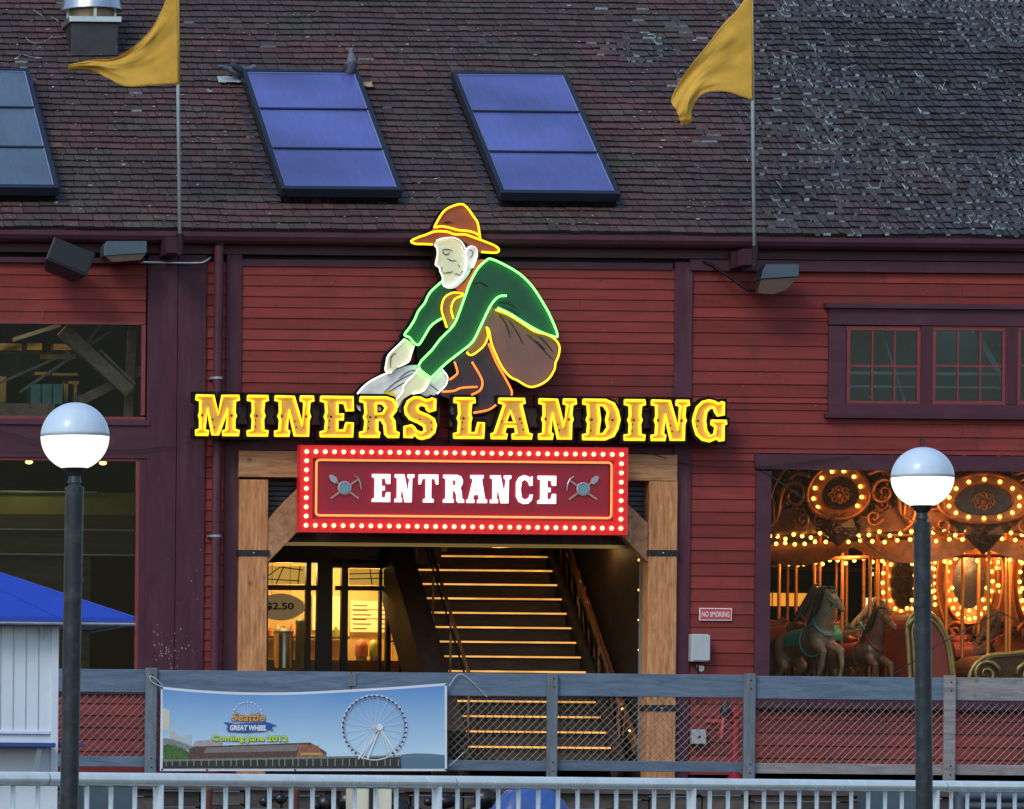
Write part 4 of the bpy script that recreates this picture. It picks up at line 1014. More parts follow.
# ================================================================== CAROUSEL
CR = 3.4; CY = 1.25+CR; CX, _ = P(962, 600, CY); A0 = -14.4
CZ = .85
KR = thing('carousel', (CX, CY, CZ), 'copper carousel with lit bulbs, brass poles and painted horses behind the big window', 'carousel')
M['copper'] = mat('copper_relief', (.42,.13,.035), .35, metal=.5, noise=.35, nscale=14, bump=.4)
M['copper2'] = mat('pale_copper_panel', (.42,.17,.085), .4, metal=.3, noise=.25, nscale=6, bump=.15)
M['bronze'] = mat('dark_bronze', (.075,.034,.018), .4, metal=.5, noise=.5, nscale=22, bump=.8)
M['kbrass'] = mat('carousel_brass', (.62,.25,.06), .4, metal=.6, noise=.12, nscale=10)
M['kbulb'] = emit('carousel_bulb', (1,.56,.10), 3.2)
M['mirror'] = mat('dark_mirror', (.035,.018,.010), .25, noise=.5, nscale=12, bump=.5)
M['kgold'] = mat('olive_gilding', (.34,.26,.10), .35, metal=.6, noise=.3, nscale=20, bump=.3)
M['kpaint'] = mat('orange_scene_panel', (.35,.10,.02), .5, noise=.5, nscale=4)
def kp(ang, r, z):      # ang from the camera-facing direction, degrees
    a = radians(ang+A0); return Vector((CX+r*sin(a), CY-r*cos(a), z))
def zof(py, d=65.0): return P(960, py, d-62.5)[1]
zr1, zr0 = zof(468), zof(541)
d_ = MB(); d_.lathe([(0,0),(CR+.15,0),(CR+.15,.10),(CR,.12),(0,.12)], (CX,CY,CZ-.12), 64); d_.build('platform', M['riser'], KR)
d_ = MB(); d_.lathe([(CR-.05,zr1-CZ+.35),(CR-.02,zr0+.05-CZ),(CR-.08,zr0-CZ+.05),(CR-.12,zr1-CZ+.35)], (CX,CY,CZ), 72); d_.build('rounding_ring', M['bronze'], KR, auto=40)
d_ = MB(); d_.lathe([(CR-.1,zr0-CZ+.12),(1.2,zr0-CZ+.45)], (CX,CY,CZ), 64); d_.build('canopy', M['copper2'], KR)
# skirts between cartouches, hanging scalloped valance under the ring
for k in range(-4, 5):
    a0 = 15+30*k
    s_ = MB(); n = 14; pts = []
    for i in range(n+1):
        t = i/n*2-1; a = a0+t*9.5; h = .34*(1-abs(t)**2.2*.8)
        pts.append((a, h))
    for i in range(n):
        (a, h), (b, g_) = pts[i], pts[i+1]
        for (r0, r1, w0, w1) in ((CR+.02, CR+.10, 0, .5),(CR+.10, CR+.04, .5, 1)):
            s_.face([kp(a,r0,zr0+.08+h*w0), kp(b,r0,zr0+.08+g_*w0), kp(b,r1,zr0+.08+g_*w1), kp(a,r1,zr0+.08+h*w1)])
    s_.build('skirt_panel', M['copper2'], KR, smooth=True)
    v = MB()
    for i in range(n):
        t = i/n*2-1; t2 = (i+1)/n*2-1
        v.face([kp(a0+t*15,CR-.3,zr0-.02), kp(a0+t2*15,CR-.3,zr0-.02), kp(a0+t2*15,CR-.3,zr0-.10-.22*(1-t2*t2)), kp(a0+t*15,CR-.3,zr0-.10-.22*(1-t*t))])
    v.build('valance', M['copper'], KR, smooth=True)
def spiral(c_, ang, r0, turns, sgn, flip=1, flat=False):
    pts = []
    for i in range(int(turns*12)+1):
        t = i/(turns*12); a = t*turns*2*pi; r = r0*(1-t*.88)
        u, w = cos(a)*r*sgn, sin(a)*r*flip
        an = radians(ang+(0 if flat else A0)); pts.append(c_+Vector((u*cos(an), u*sin(an), w)))
    return pts
bm_ = MB(); bm_.sphere((0,0,0), .027, 10)
for k in range(-3, 4):
    ang = 30*k; zc_ = zof(498 if k % 2 else 507)
    c_ = kp(ang, CR+.08, zc_); an = radians(ang+A0); X = Vector((cos(an), sin(an), 0)); Zv = Vector((0,0,1)); Nn = kp(ang,1,0)-kp(ang,0,0)
    if k % 2: rx_, rz_ = .34, .28
    else: rx_, rz_ = .44, .25
    ov = lambda t, s_=1.0: c_+X*(rx_*s_*cos(t))+Zv*(rz_*s_*sin(t)*(1+.15*sin(t)))
    f = MB(); N = 30
    for i in range(N):
        t0, t1 = 2*pi*i/N, 2*pi*(i+1)/N
        f.face([ov(t0,1.25)-Nn*.05, ov(t1,1.25)-Nn*.05, ov(t1,1.18)+Nn*.03, ov(t0,1.18)+Nn*.03]); f.face([ov(t0,1.18)+Nn*.03, ov(t1,1.18)+Nn*.03, ov(t1,.82)+Nn*.02, ov(t0,.82)+Nn*.02]); f.face([ov(t0,.82)+Nn*.02, ov(t1,.82)+Nn*.02, ov(t1,.75)-Nn*.03, ov(t0,.75)-Nn*.03])
    cr = f.build('cartouche', M['copper'], KR, smooth=True)
    f = MB(); f.face([ov(2*pi*i/N,.76)-Nn*.025 for i in range(N)]); f.build('mirror', M['mirror'], cr)
    f = MB()
    for q_ in range(8): f.tube(spiral(c_+X*(.10*cos(q_*pi/4))+Zv*(.08*sin(q_*pi/4))-Nn*.01, ang, .05, 1.2, 1 if q_ % 2 else -1), .010, 5)
    f.sphere(c_, .035, 8); f.build('rosette', M['copper'], cr, smooth=True)['kind'] = 'stuff'
    f = MB()
    f.tube([ov(2*pi*i/N,1.27)+Nn*.03 for i in range(N)], .028, 6, closed=True)
    for sg in (-1, 1):
        f.tube(spiral(c_+X*(.62*sg)+Zv*.02+Nn*.02, ang, .20, 1.6, sg), [.034-.02*i/19 for i in range(20)], 6)
        f.tube(spiral(c_+X*(.50*sg)-Zv*.30+Nn*.02, ang, .12, 1.5, sg, -1), [.028-.015*i/18 for i in range(19)], 6)
        f.tube(smooth_line([c_+X*(.40*sg)+Zv*.26, c_+X*(.62*sg)+Zv*.30, c_+X*(.80*sg)+Zv*.05, c_+X*(.86*sg)-Zv*.25, c_+X*(1.0*sg)-Zv*.38], False, 4), [.03]*17, 6)
        f.tube(smooth_line([c_+X*(.34*sg)+Zv*.34, c_+X*(.70*sg)+Zv*.40, c_+X*(.92*sg)+Zv*.12, c_+X*(.97*sg)-Zv*.20], False, 4), [.02]*13, 6)
    f.build('scrollwork', M['copper'], cr, smooth=True)
    f = MB()
    w = [(-.20,-.30),(-.24,-.42),(-.12,-.56),(0,-.68),(.12,-.56),(.24,-.42),(.20,-.30),(0,-.24)]
    ctr = c_-Zv*.42+Nn*.10
    for i in range(8):
        a, b = w[i], w[(i+1) % 8]; f.face([c_+X*a[0]+Zv*a[1]+Nn*.02, c_+X*b[0]+Zv*b[1]+Nn*.02, ctr])
    for i in range(30):
        aa = random.uniform(0, 2*pi); rr = random.uniform(.03,.19); f.sphere(ctr+X*(rr*cos(aa))+Zv*(rr*sin(aa))-Nn*(.1*rr/.2), random.uniform(.02,.04), 6)
    f.build('shield', M['bronze'], cr, smooth=True)['kind'] = 'stuff'
    if abs(k) <= 2:
        nb = 14 if k % 2 == 0 else 11
        ts = [pi*(.5+2*i/nb) for i in range(nb)] if k % 2 == 0 else [radians(-35+250*i/(nb-2)) for i in range(nb-1)]
        copies(bm_, 'bulb', M['kbulb'], cr, [ov(t, .99)+Nn*.05 for t in ts])
# relief of scrolls and studs on the dark ring
f = MB()
for i in range(150):
    a = random.uniform(-70,60); q = kp(a, CR+.02, random.uniform(zr0+.12, zr1+.05)); r_ = random.uniform(.05,.12)
    f.tube(spiral(q, a, r_, random.uniform(1.0,1.7), random.choice((-1,1)), random.choice((-1,1))), .011, 5)
for i in range(900):
    a = random.uniform(-75,75); z_ = random.uniform(zr0+.08, zr1+.15)
    f.sphere(kp(a, CR-.01, z_), random.uniform(.012,.032), 5, sc=(random.uniform(.6,1.6),1,random.uniform(.6,1.6)))
sc_ = f.build('relief', M['copper'], KR, smooth=True); sc_['kind'] = 'stuff'
# bulbs along the lower rim: two loose rows
rim = []
for i in range(56):
    a = -62+124*i/55; j = sin(i*2.2)*.03
    rim.append(kp(a, CR+.03, zr0+.05+j)); 
for i in range(44):
    a = -60+120*i/43; rim.append(kp(a, CR-.10, zr0-.035+sin(i*1.7)*.015))
copies(bm_, 'bulb', M['kbulb'], KR, rim)
ib = MB(); ib.tube([kp(a*3, 2.45, zr0-.20) for a in range(120)], .03, 6, closed=True); ib = ib.build('inner_light_ring', M['copper'], KR, smooth=True)
copies(bm_, 'bulb', M['kbulb'], ib, [kp(-70+150*i/47, 2.41, zr0-.24+.03*sin(i*1.9)) for i in range(48)])
fb = [kp(36+dx, 1.30, zc_) for dx in (0, 7) for zc_ in [zof(552+k*7, 66.5) for k in range(9)]]+[kp(-26+dx, 1.32, zc_) for dx in (0, 7) for zc_ in [zof(550+k*7, 66.5) for k in range(9)]]
copies(bm_, 'bulb', M['kbulb'], ib, fb)
# core
core = MB(); core.lathe([(1.0,-.0),(1.0,1.1),(1.12,1.2),(1.12,2.6),(1.0,2.8)], (CX,CY,CZ), 24); core.build('core_drum', M['copper'], KR, auto=30)
zc2 = zof(583, 66.5)
for k in range(-1, 3):
    ang = 42*k; R_ = 1.22; c_ = kp(ang, R_, zc2); an = radians(ang+A0); X = Vector((cos(an), sin(an), 0)); Zv = Vector((0,0,1)); Nn = kp(ang,1,0)-kp(ang,0,0)
    rx_, rz_ = .27, .47
    ov = lambda t, s_=1.0: c_+X*(rx_*s_*cos(t))+Zv*(rz_*s_*sin(t))
    f = MB(); N = 30
    for i in range(N):
        t0, t1 = 2*pi*i/N, 2*pi*(i+1)/N
        f.face([ov(t0,1.3)-Nn*.05, ov(t1,1.3)-Nn*.05, ov(t1,1.2)+Nn*.05, ov(t0,1.2)+Nn*.05]); f.face([ov(t0,1.2)+Nn*.05, ov(t1,1.2)+Nn*.05, ov(t1,.75)-Nn*.01, ov(t0,.75)-Nn*.01])
    fr = f.build('oval_panel', M['copper'], KR, smooth=True)
    f = MB(); f.face([ov(2*pi*i/N,.76)+Nn*.0 for i in range(N)]); f.build('mirror', M['mirror'], fr)
    nb = 24
    copies(bm_, 'bulb', M['kbulb'], fr, [ov(2*pi*i/nb, 1.06)+Nn*.05 for i in range(nb)]+[ov(2*pi*(i+.5)/14, .82)+Nn*.03 for i in range(14) if sin(2*pi*(i+.5)/14) < (.2 if k != -1 else 2)])
    f = MB()
    for sg in (-1, 1):
        f.tube(spiral(c_+X*(.16*sg)-Zv*.66+Nn*.04, ang, .14, 1.6, sg), [.03-.016*i/19 for i in range(20)], 6)
        f.tube(spiral(c_+X*(.14*sg)+Zv*.62+Nn*.04, ang, .11, 1.4, -sg), [.024-.012*i/16 for i in range(17)], 6)
        f.tube(smooth_line([c_+X*(.36*sg)+Zv*.5+Nn*.03, c_+X*(.42*sg)+Nn*.03, c_+X*(.32*sg)-Zv*.5+Nn*.03, c_+X*(.05*sg)-Zv*.85+Nn*.03], False, 4), [.026]*13, 6)
    f.build('scrollwork', M['copper'], fr, smooth=True)
    c3 = kp(ang+18, 1.2, zc2)
    rows_ = [c3+Zv*z_+Vector((dx_*cos(radians(ang+18+A0)), dx_*sin(radians(ang+18+A0)), 0)) for z_, dx_ in ((.5,-.03),(.5,.04),(.42,0),(.34,-.04),(.34,.04),(.26,0),(.18,-.03),(.18,.04),(-.05,0),(-.13,.03))]
    if k in (-1,0,1,2): copies(bm_, 'bulb', M['kbulb'], fr, rows_)
f = MB(); f.lathe([(1.03,.25),(1.03,.95)], (CX,CY,CZ), 24); f.build('scene_band', M['kpaint'], KR)
# brass poles
pm = MB()
H_ = zr0-CZ+.2
pts = [Vector((0, 0, H_*i/4)) for i in range(5)]
pm.tube(pts, .024, 8)
spots = []
for k in range(24):
    a = -90+15*k*.98+4
    if -95 < a < 95: spots.append(kp(a, 2.9, CZ))
for k in range(22):
    a = -88+14*k
    if a < 90: spots.append(kp(a, 2.25, CZ)); 
    if a < 80: spots.append(kp(a+7, 1.65, CZ))
copies(pm, 'brass_pole', M['kbrass'], KR, spots)

# ---- horse: one skin, painted coat, mane, saddle, bridle
def horse_mb():
    caps = [((-.42,0,.02),.20,(.05,0,-.01),.19),((.05,0,-.01),.19,(.36,0,.05),.205),     # barrel
        ((.36,0,.10),.17,(.56,0,.42),.115),((.56,0,.42),.115,(.64,0,.62),.088),            # neck
        ((.62,0,.63),.088,(.76,0,.53),.066),((.76,0,.53),.066,(.90,0,.40),.048),((.90,0,.40),.046,(.93,0,.37),.040), # head
        ((.60,.045,.70),.024,(.60,.06,.80),.008),((.60,-.045,.70),.024,(.60,-.06,.80),.008),  # ears
        ((-.42,.08,.0),.165,(-.44,.11,-.18),.11),((-.42,-.08,.0),.165,(-.44,-.11,-.18),.11)]
    for s_ in (-1, 1):
        o = .06*s_
        # front legs: forearm forward, folded at the knee
        caps += [((.40,.10*s_,-.06),.09,(.62+o,.11*s_,-.20),.058),((.62+o,.11*s_,-.20),.052,(.60+o*1.5,.11*s_,-.42),.034),((.60+o*1.5,.11*s_,-.42),.034,(.50+o*2,.11*s_,-.56),.030),((.50+o*2,.11*s_,-.56),.032,(.49+o*2,.11*s_,-.63),.045)]
        # hind legs: stifle forward, hock back
        caps += [((-.44,.11*s_,-.18),.10,(-.34+o,.12*s_,-.30),.072),((-.34+o,.12*s_,-.30),.06,(-.60+o,.12*s_,-.48),.042),((-.60+o,.12*s_,-.48),.038,(-.56+o*2,.12*s_,-.70),.030),((-.56+o*2,.12*s_,-.70),.032,(-.52+o*2,.12*s_,-.77),.044)]
    return fuse(caps, .018, 7)
H0 = horse_mb()
M['coat_w'] = mat('cream_coat', (.30,.19,.12), .25, noise=.2, nscale=6, dirt=(.07,.035,.02), dscale=4, damt=.9)
M['coat_d'] = mat('dark_coat', (.06,.038,.03), .35, noise=.3, nscale=6)
M['coat_g'] = mat('grey_coat', (.15,.085,.055), .25, noise=.35, nscale=5)
M['mane'] = mat('dark_mane', (.03,.022,.02), .6, bump=.5, bscale=60); M['manep'] = mat('pale_mane', (.30,.25,.20), .6, bump=.5, bscale=60)
M['teals'] = mat('teal_strap', (.04,.28,.24), .4); M['redsad'] = mat('oxblood_saddle', (.22,.03,.02), .4); M['eye'] = mat('eye', (.01,.01,.01), .1)
def mesh_of(mb, m, smooth=True, name='m'):
    me = bpy.data.meshes.new(name); me.from_pydata(mb.v, [], mb.f); me.materials.append(m)
    if smooth: me.polygons.foreach_set('use_smooth', [True]*len(me.polygons))
    return me
def horse_parts():
    mn_ = MB()
    for i in range(26):      # mane locks down both sides of the neck crest
        t = i/25; p = Vector((.63-.30*t-.02, 0, .72-.42*t))
        for sg in (-1, 1):
            a = p+Vector((0,.02*sg,.02)); L_ = random.uniform(.14,.24)
            mn_.tube(smooth_line([a, a+Vector((-.02,.09*sg,-.01)), a+Vector((-.05,.12*sg,-L_*.6)), a+Vector((-.03,.11*sg,-L_))], False, 2), [.026,.026,.024,.022,.018,.012,.003], 5)
    for i in range(5): mn_.tube([(.64,.01*(i-2),.70),(.70,.012*(i-2),.68),(.75,.015*(i-2),.60)], [.016,.014,.003], 5)
    tl = MB()
    for i in range(9):
        y_ = (i-4)*.014; tl.tube(smooth_line([(-.58,y_*.4,.10),(-.70,y_,.12),(-.80,y_*1.5,-.08),(-.78-.01*i,y_*2,-.38)], False, 3), [.025]*9+[.006], 5)
    sd = MB(); sd.add(*(lambda n: ([ (x_, .215*sin(a)*(1.02), .0+.225*cos(a)) for x_ in (-.20,.12) for a in [radians(-100+200*k/n) for k in range(n+1)]], [(k, k+1, n+1+k+1, n+1+k) for k in range(n)]))(16))
    s2 = MB(); s2.tube(smooth_line([(-.20,0,.30),(-.10,0,.225),(.02,0,.22),(.12,0,.30)], False, 4), [.05,.07,.08,.085,.09,.09,.09,.085,.08,.07,.06,.05,.04], 8)
    st_ = MB()
    def ring(cx, cz, ry, rz, tilt=0, w=.016):
        pts = []
        for k in range(24):
            a = 2*pi*k/24; pts.append((cx+tilt*cos(a), ry*sin(a), cz+rz*cos(a)))
        st_.tube(pts, w, 6, closed=True)
    ring(.13,.0,.205,.215,0,.014); ring(.46,.20,.155,.165,-.12,.022); ring(.82,.47,.062,.075,.045,.010); ring(.70,.58,.082,.095,.05,.010)
    st_.tube([(.70,.085,.58),(.82,.06,.47)], .008, 5); st_.tube([(.70,-.085,.58),(.82,-.06,.47)], .008, 5)
    st_.tube(smooth_line([(.84,.06,.44),(.60,.16,.30),(.30,.18,.20),(.10,.06,.30)], False, 4), .009, 5); st_.tube(smooth_line([(.84,-.06,.44),(.60,-.16,.30),(.30,-.18,.20),(.10,-.06,.30)], False, 4), .009, 5)
    ey = MB(); ey.sphere((.715,.066,.60), .014, 8); ey.sphere((.715,-.066,.60), .014, 8)
    hf = MB()
    for s_ in (-1,1):
        o = .06*s_; hf.sphere((.49+o*2,.11*s_,-.64), .044, 8, sc=(1,.9,.7)); hf.sphere((-.52+o*2,.12*s_,-.785), .044, 8, sc=(1,.9,.7))
    return mn_, tl, sd, s2, st_, ey, hf
mn_, tl, sd, s2, st_, ey, hf = horse_parts()
def horse(spot, rz, coat, mane, strap, pitch=0, scl=.9):
    meh = mesh_of(H0, coat, name='carousel_horse'); o = bpy.data.objects.new('carousel_horse', meh); C.objects.link(o)
    o.parent = KR; o.location = Vector(spot)-WL[KR.name]; o.rotation_euler = (0, pitch, rz); o.scale = (scl,)*3; WL[o.name] = Vector(spot)
    for mb, m, nm in ((mn_, mane, 'mane'),(tl, mane, 'tail'),(sd, strap, 'saddle_cloth'),(s2, M['redsad'], 'saddle'),(st_, strap, 'harness'),(ey, M['eye'], 'eyes'),(hf, M['mane'], 'hooves')):
        c = bpy.data.objects.new(nm, mesh_of(mb, m, name=nm)); C.objects.link(c); c.parent = o
    return o
def hp(px_, py_, Y): return P3(px_, py_, Y)
horse(hp(806, 643, 2.1), radians(-72), M['coat_w'], M['mane'], M['teals'], radians(-6), .88)
horse(hp(857, 655, 2.5), radians(-66), M['coat_g'], M['mane'], M['redsad'], radians(-3), .78)
horse(hp(778, 640, 3.0), radians(-25), M['coat_d'], M['mane'], M['redsad'], radians(-6), .9)
horse(hp(836, 638, 3.7), radians(-30), M['coat_d'], M['manep'], M['teals'], radians(6), .8)
horse(hp(884, 655, 3.9), radians(-20), M['coat_d'], M['manep'], M['redsad'], radians(-6), .85)
horse(hp(960, 655, 3.0), radians(10), M['coat_d'], M['mane'], M['redsad'], radians(0), .8)
# ---- chariots
def chariot(px_, py_, Y, s_, kind):
    c = P3(px_, py_, Y); ch = MB(); w = []
    if kind == 0:
        prof = [(-.35,-.5),(-.38,.0),(-.40,.35),(-.28,.52),(-.10,.50),(.05,.35),(.18,.05),(.26,-.5)]
    else:
        prof = [(-.45,-.45),(-.42,-.1),(-.25,.08),(.05,.12),(.30,.14),(.48,.02),(.50,-.2),(.42,-.45)]
    w = [(c.x+a*s_, c.z+b*s_) for a, b in [(q.x, q.y) for q in smooth_line([Vector((*p_, 0)) for p_ in prof], False, 4)]]
    ch.prism(w, [], Y, Y+.9); o = ch.build('chariot', M['redsad'] if kind == 0 else M['bronze'], KR)
    g_ = MB()
    g_.tube([(a, Y-.02, b) for a, b in w], .030, 7); g_.tube([(c.x+(a-c.x)*.82, Y-.02, c.z+(b-c.z)*.82) for a, b in w], .018, 6)
    if kind:
        for sg, ox in ((1,-.24),(-1,.28)): g_.tube([q+Vector((0,-.03,0)) for q in spiral(Vector((c.x+ox*s_, Y, c.z-.12*s_)), 0, .17*s_, 1.7, sg, 1, True)], [.030-.015*i/21 for i in range(21)], 7)
    else: g_.tube([q+Vector((0,-.03,0)) for q in spiral(Vector((c.x-.22*s_, Y, c.z+.30*s_)), 0, .17*s_, 1.5, -1, 1, True)], [.034-.015*i/18 for i in range(19)], 7)
    g_.build('gilding', M['kgold'], o, smooth=True)
chariot(936, 650, 1.75, .95, 0); chariot(1006, 664, 1.6, 1.1, 1)
# unseen point lights added for the glow of the carousel bulbs
for a_, r_, z_, e_ in ((-40,2.6,zr0-.15,34),(0,2.2,zr0-.15,46),(28,2.4,zr0-.15,40),(-12,4.05,zr0+.30,18),(-27,4.05,zr0+.25,9),(12,4.1,zr0+.25,13)):
    q = kp(a_, r_, z_)
    if q.y < .35: q.y = .35
    lamp(q.x, q.y, q.z, e_, (1,.50,.17), .12)
# far signs seen through the carousel
M['yl'] = emit('lit_yellow_sign', (1,.36,.04), .8); M['pu'] = emit('lit_violet_sign', (.62,.35,.9), 1.1); M['wl'] = emit('lit_window', (1,.85,.5), .9)
def farsign(name, lab, cat, x0, y0, x1, y1, segs, Y=8.6):
    X0, X1, Z0, Z1 = PR(x0, y0, x1, y1, Y); T = thing(name, ((X0+X1)/2, Y, Z0), lab, cat)
    t = MB(); t.box(X0-.04, X1+.04, Y+.02, Y+.1, Z0-.04, Z1+.04); t.build('housing', M['iron'], T)
    for a, b, m_ in segs: t = MB(); t.box(X0+(X1-X0)*a, X0+(X1-X0)*b-.01, Y, Y+.02, Z0, Z1); t.build('lit_panel', M[m_], T)
farsign('light_box', 'long glowing amber light box seen behind the leftmost carousel horses', 'sign', 757, 593, 808, 606, [(0,.3,'yl'),(.32,.62,'yl'),(.64,1,'yl')])
farsign('light_box', 'glowing yellow and violet light box seen between the carousel poles', 'sign', 866, 598, 925, 607, [(0,.22,'wl'),(.24,.42,'pu'),(.44,.6,'wl'),(.62,.8,'pu'),(.82,1,'pu')])
farsign('lit_panel_light', 'small cream wall light behind the carousel canopy', 'light', 869, 568, 883, 576, [(0,1,'wl')])
farsign('lit_panel_light', 'upright cream doorway light left of the lamp post behind the carousel', 'light', 873, 612, 880, 626, [(0,1,'wl')])
# ================================================================== FLAGS
def flagpole(px_b, py_b, px_t, py_t, lab, Y=-.62):
    b = P3(px_b, py_b, Y); t = P3(px_t, py_t, Y); t.x = b.x + (P(px_t, py_t, Y)[0]-b.x)
    T = thing('flagpole', b, lab, 'flagpole', 'flagpoles on the eaves')
    m_ = MB(); m_.tube([b, t], .022, 10); m_.sphere(t+Vector((0,0,.03)), .05, 10); m_.build('pole', M['polew'], T, smooth=True)
    m_ = MB(); m_.tube([b+Vector((0,0,-.06)), b+Vector((0,0,.2))], .045, 10); m_.build('socket', M['plum'], T, auto=40)
    m_ = MB(); m_.box(b.x-.16, b.x+.02, Y-.02, .0, b.z-.04, b.z+.16, c=.7); m_.build('mount', M['plum'], T, bevel=.004)
    return T, b, t
M['polew'] = mat('pale_flagpole', (.42,.52,.53), .35, metal=.3, noise=.1, nscale=10)
flagpole(180, 250, 175.5, -110, 'pale flagpole rising from the eaves above the left plum pier')
flagpole(754.5, 262, 750, -110, 'pale flagpole rising from the eaves beside the right floodlight')
def flag(top, bot, Y, lab, amp=.05):
    n = 60; k = 36
    A = [Vector((*p, 0)) for p in smooth_line([Vector((*p, 0)) for p in top], False, 6)]; Bq = [Vector((*p, 0)) for p in smooth_line([Vector((*p, 0)) for p in bot], False, 6)]
    def samp(L_, t):
        s_ = t*(len(L_)-1); i = min(int(s_), len(L_)-2); return L_[i].lerp(L_[i+1], s_-i)
    mb = MB(); vs = []
    for i in range(n+1):
        t = i/n; a, b = samp(A, t), samp(Bq, t)
        for j in range(k+1):
            u = j/k; q = a.lerp(b, u)
            w = amp*.8*min(1, t*3)*(sin(t*6+u*5.5)+.5*sin(u*8-t*5)) + .5*amp*min(1,t*4+.15)*(sin(u*19+t*12)*.35+.4*mnoise.noise(Vector((t*7,u*9,Y)))+.3*mnoise.noise(Vector((t*3,u*24,2))))
            x, z = P(q.x, q.y, Y); vs.append((x, Y-.03-w, z))
    mb.add(vs, [(i*(k+1)+j, (i+1)*(k+1)+j, (i+1)*(k+1)+j+1, i*(k+1)+j+1) for i in range(n) for j in range(k)])
    T = mb.build('flag', M['flag'], None, smooth=True, loc=P3(*bot[0], Y))
    s_ = T.modifiers.new('thick', 'SOLIDIFY'); s_.thickness = .002
    tag(T, lab, 'flag', 'yellow flags')
    h = MB(); a, b = P3(*top[0], Y), P3(*bot[0], Y); h.tube([a, b], .03, 8); h.build('sleeve', M['flag'], T, smooth=True)
flag([(176.5,-28),(163,6),(150,30),(133,47),(115,58),(92,60),(68,65)], [(178,84),(150,86),(125,87),(108,79),(94,72),(82,70),(68,70)], -.62, 'yellow flag streaming to a long point from the left flagpole', .045)
flag([(750.5,-12),(738,8),(722,25),(706,46),(690,66),(678,84),(671,100),(674,108)], [(751.5,100),(740,97),(728,93),(712,92),(700,96),(692,110),(692,122),(681,125)], -.62, 'yellow flag drooping to a folded tip from the right flagpole', .04)

# ================================================================== FIXTURES ON THE FACADE
c = P3(67, 261, -.45)
SP = thing('loudspeaker', c, 'black box loudspeaker tilted on the left eaves board', 'loudspeaker')
rot = Matrix.Translation(c) @ Matrix.Rotation(radians(22), 4, 'Y') @ Matrix.Rotation(radians(-12), 4, 'X')
m_ = MB(); m_.add(*(lambda vs: ([rot @ Vector(v) for v in vs], [(3,2,1,0),(4,5,6,7),(0,1,5,4),(1,2,6,5),(2,3,7,6),(3,0,4,7)]))([(-.28,-.2,-.16),(.28,-.2,-.16),(.2,.2,-.16),(-.2,.2,-.16),(-.28,-.2,.16),(.28,-.2,.16),(.2,.2,.16),(-.2,.2,.16)]))
M['spk'] = mat('speaker_box', (.012,.014,.022), .5, noise=.2); m_.build('cabinet', M['spk'], SP, bevel=.015)
m_ = MB(); m_.box(-.255,.255,-.212,-.203,-.135,.135, m=rot); M['grille'] = mat('grille', (.007,.007,.010), .6, noise=.3, nscale=90); m_.build('grille', M['grille'], SP, bevel=.006)
m_ = MB(); m_.beam(c+Vector((0,.1,.05)), c+Vector((.05,.42,.12)), .05,.05, up=(0,0,1)); m_.build('bracket', M['iron'], SP)
M['fl_top'] = mat('floodlight_housing', (.075,.105,.14), .4, metal=.3, noise=.15); M['fl_glass'] = mat('floodlight_lens', (.07,.032,.02), .25, noise=.3, nscale=12)
def flood(poly_top, poly_glass, Y, lab, dep=.3):
    q0 = P3(sum(p[0] for p in poly_top)/len(poly_top), max(p[1] for p in poly_top), Y)
    T = thing('floodlight', q0, lab, 'floodlight', 'floodlights under the eaves')
    m_ = MB(); w = [P(*p, Y) for p in poly_top]; m_.prism(w, [], Y, Y+dep); m_.build('housing', M['fl_top'], T, bevel=.008)
    m_ = MB(); w = [P(*p, Y+.02) for p in poly_glass]; m_.prism(w, [], Y+.02, Y+dep-.03); m_.build('lens', M['fl_glass'], T, bevel=.005)
    return T
flood([(107,241),(147,241),(147,253),(104,256),(104,247)], [(104.5,256),(147,253),(141,260),(112,262)], -.5, 'boxy floodlight with grey hood beside the loudspeaker')
FR = flood([(767,264),(799,264),(799,276.5),(761,279),(763,270)], [(761,279.5),(799,277),(787,290),(773,294.5),(758,293)], -.55, 'boxy floodlight with brown lens on a long arm right of the flagpole')
m_ = MB(); m_.tube([P3(702,262,-.06), P3(712,265,-.1), P3(748,290,-.35), P3(760,292,-.4)], .02, 8); m_.build('arm', M['plum'], FR, smooth=True)
m_ = MB(); m_.tube(smooth_line([P3(140,262,-.12), P3(160,262.5,-.12), P3(196,263,-.12), P3(205,261.5,-.12), P3(211,257,-.1)], False, 3), .017, 8)
tag(m_.build('conduit', M['steel'], None, smooth=True), 'thin bright conduit between the left floodlight and the downspout', 'conduit')
def cable(pts, lab, r=.006, name='cable'):
    m_ = MB(); m_.tube(smooth_line([P3(*p) for p in pts], False, 5), r, 5); tag(m_.build(name, M['cable'], None), lab, 'cable')
M['cable'] = mat('black_cable', (.02,.018,.02), .5)
cable([(-20,425,-.1),(20,436,-.1),(60,446,-.1),(120,450,-.1),(170,446,-.1),(196,440,-.3)], 'sagging black cable from the left window band to the first sign letter')
cable([(640,449,-.2),(680,462,-.1),(730,467,-.08),(790,464,-.1),(850,456,-.1)], 'thin black cable drooping across the red boards right of the timber portal')
m_ = MB(); m_.tube([P3(760,468,-.1), P3(880,553,-.1), P3(900,565,-.1), P3(925,578,-.1)], .007, 5)
tag(m_.build('cable', M['cable'], None), 'dark stay wire slanting down across the carousel window from its corner', 'cable')
m_ = MB(); m_.tube([P3(848,704,-.1), P3(945,641,-.1), P3(1000,612,-.1), P3(1060,640,-.1)], .008, 5)
tag(m_.build('stay_wire', M['iron'], None), 'grey wire rising to a peak across the lower carousel window', 'wire')
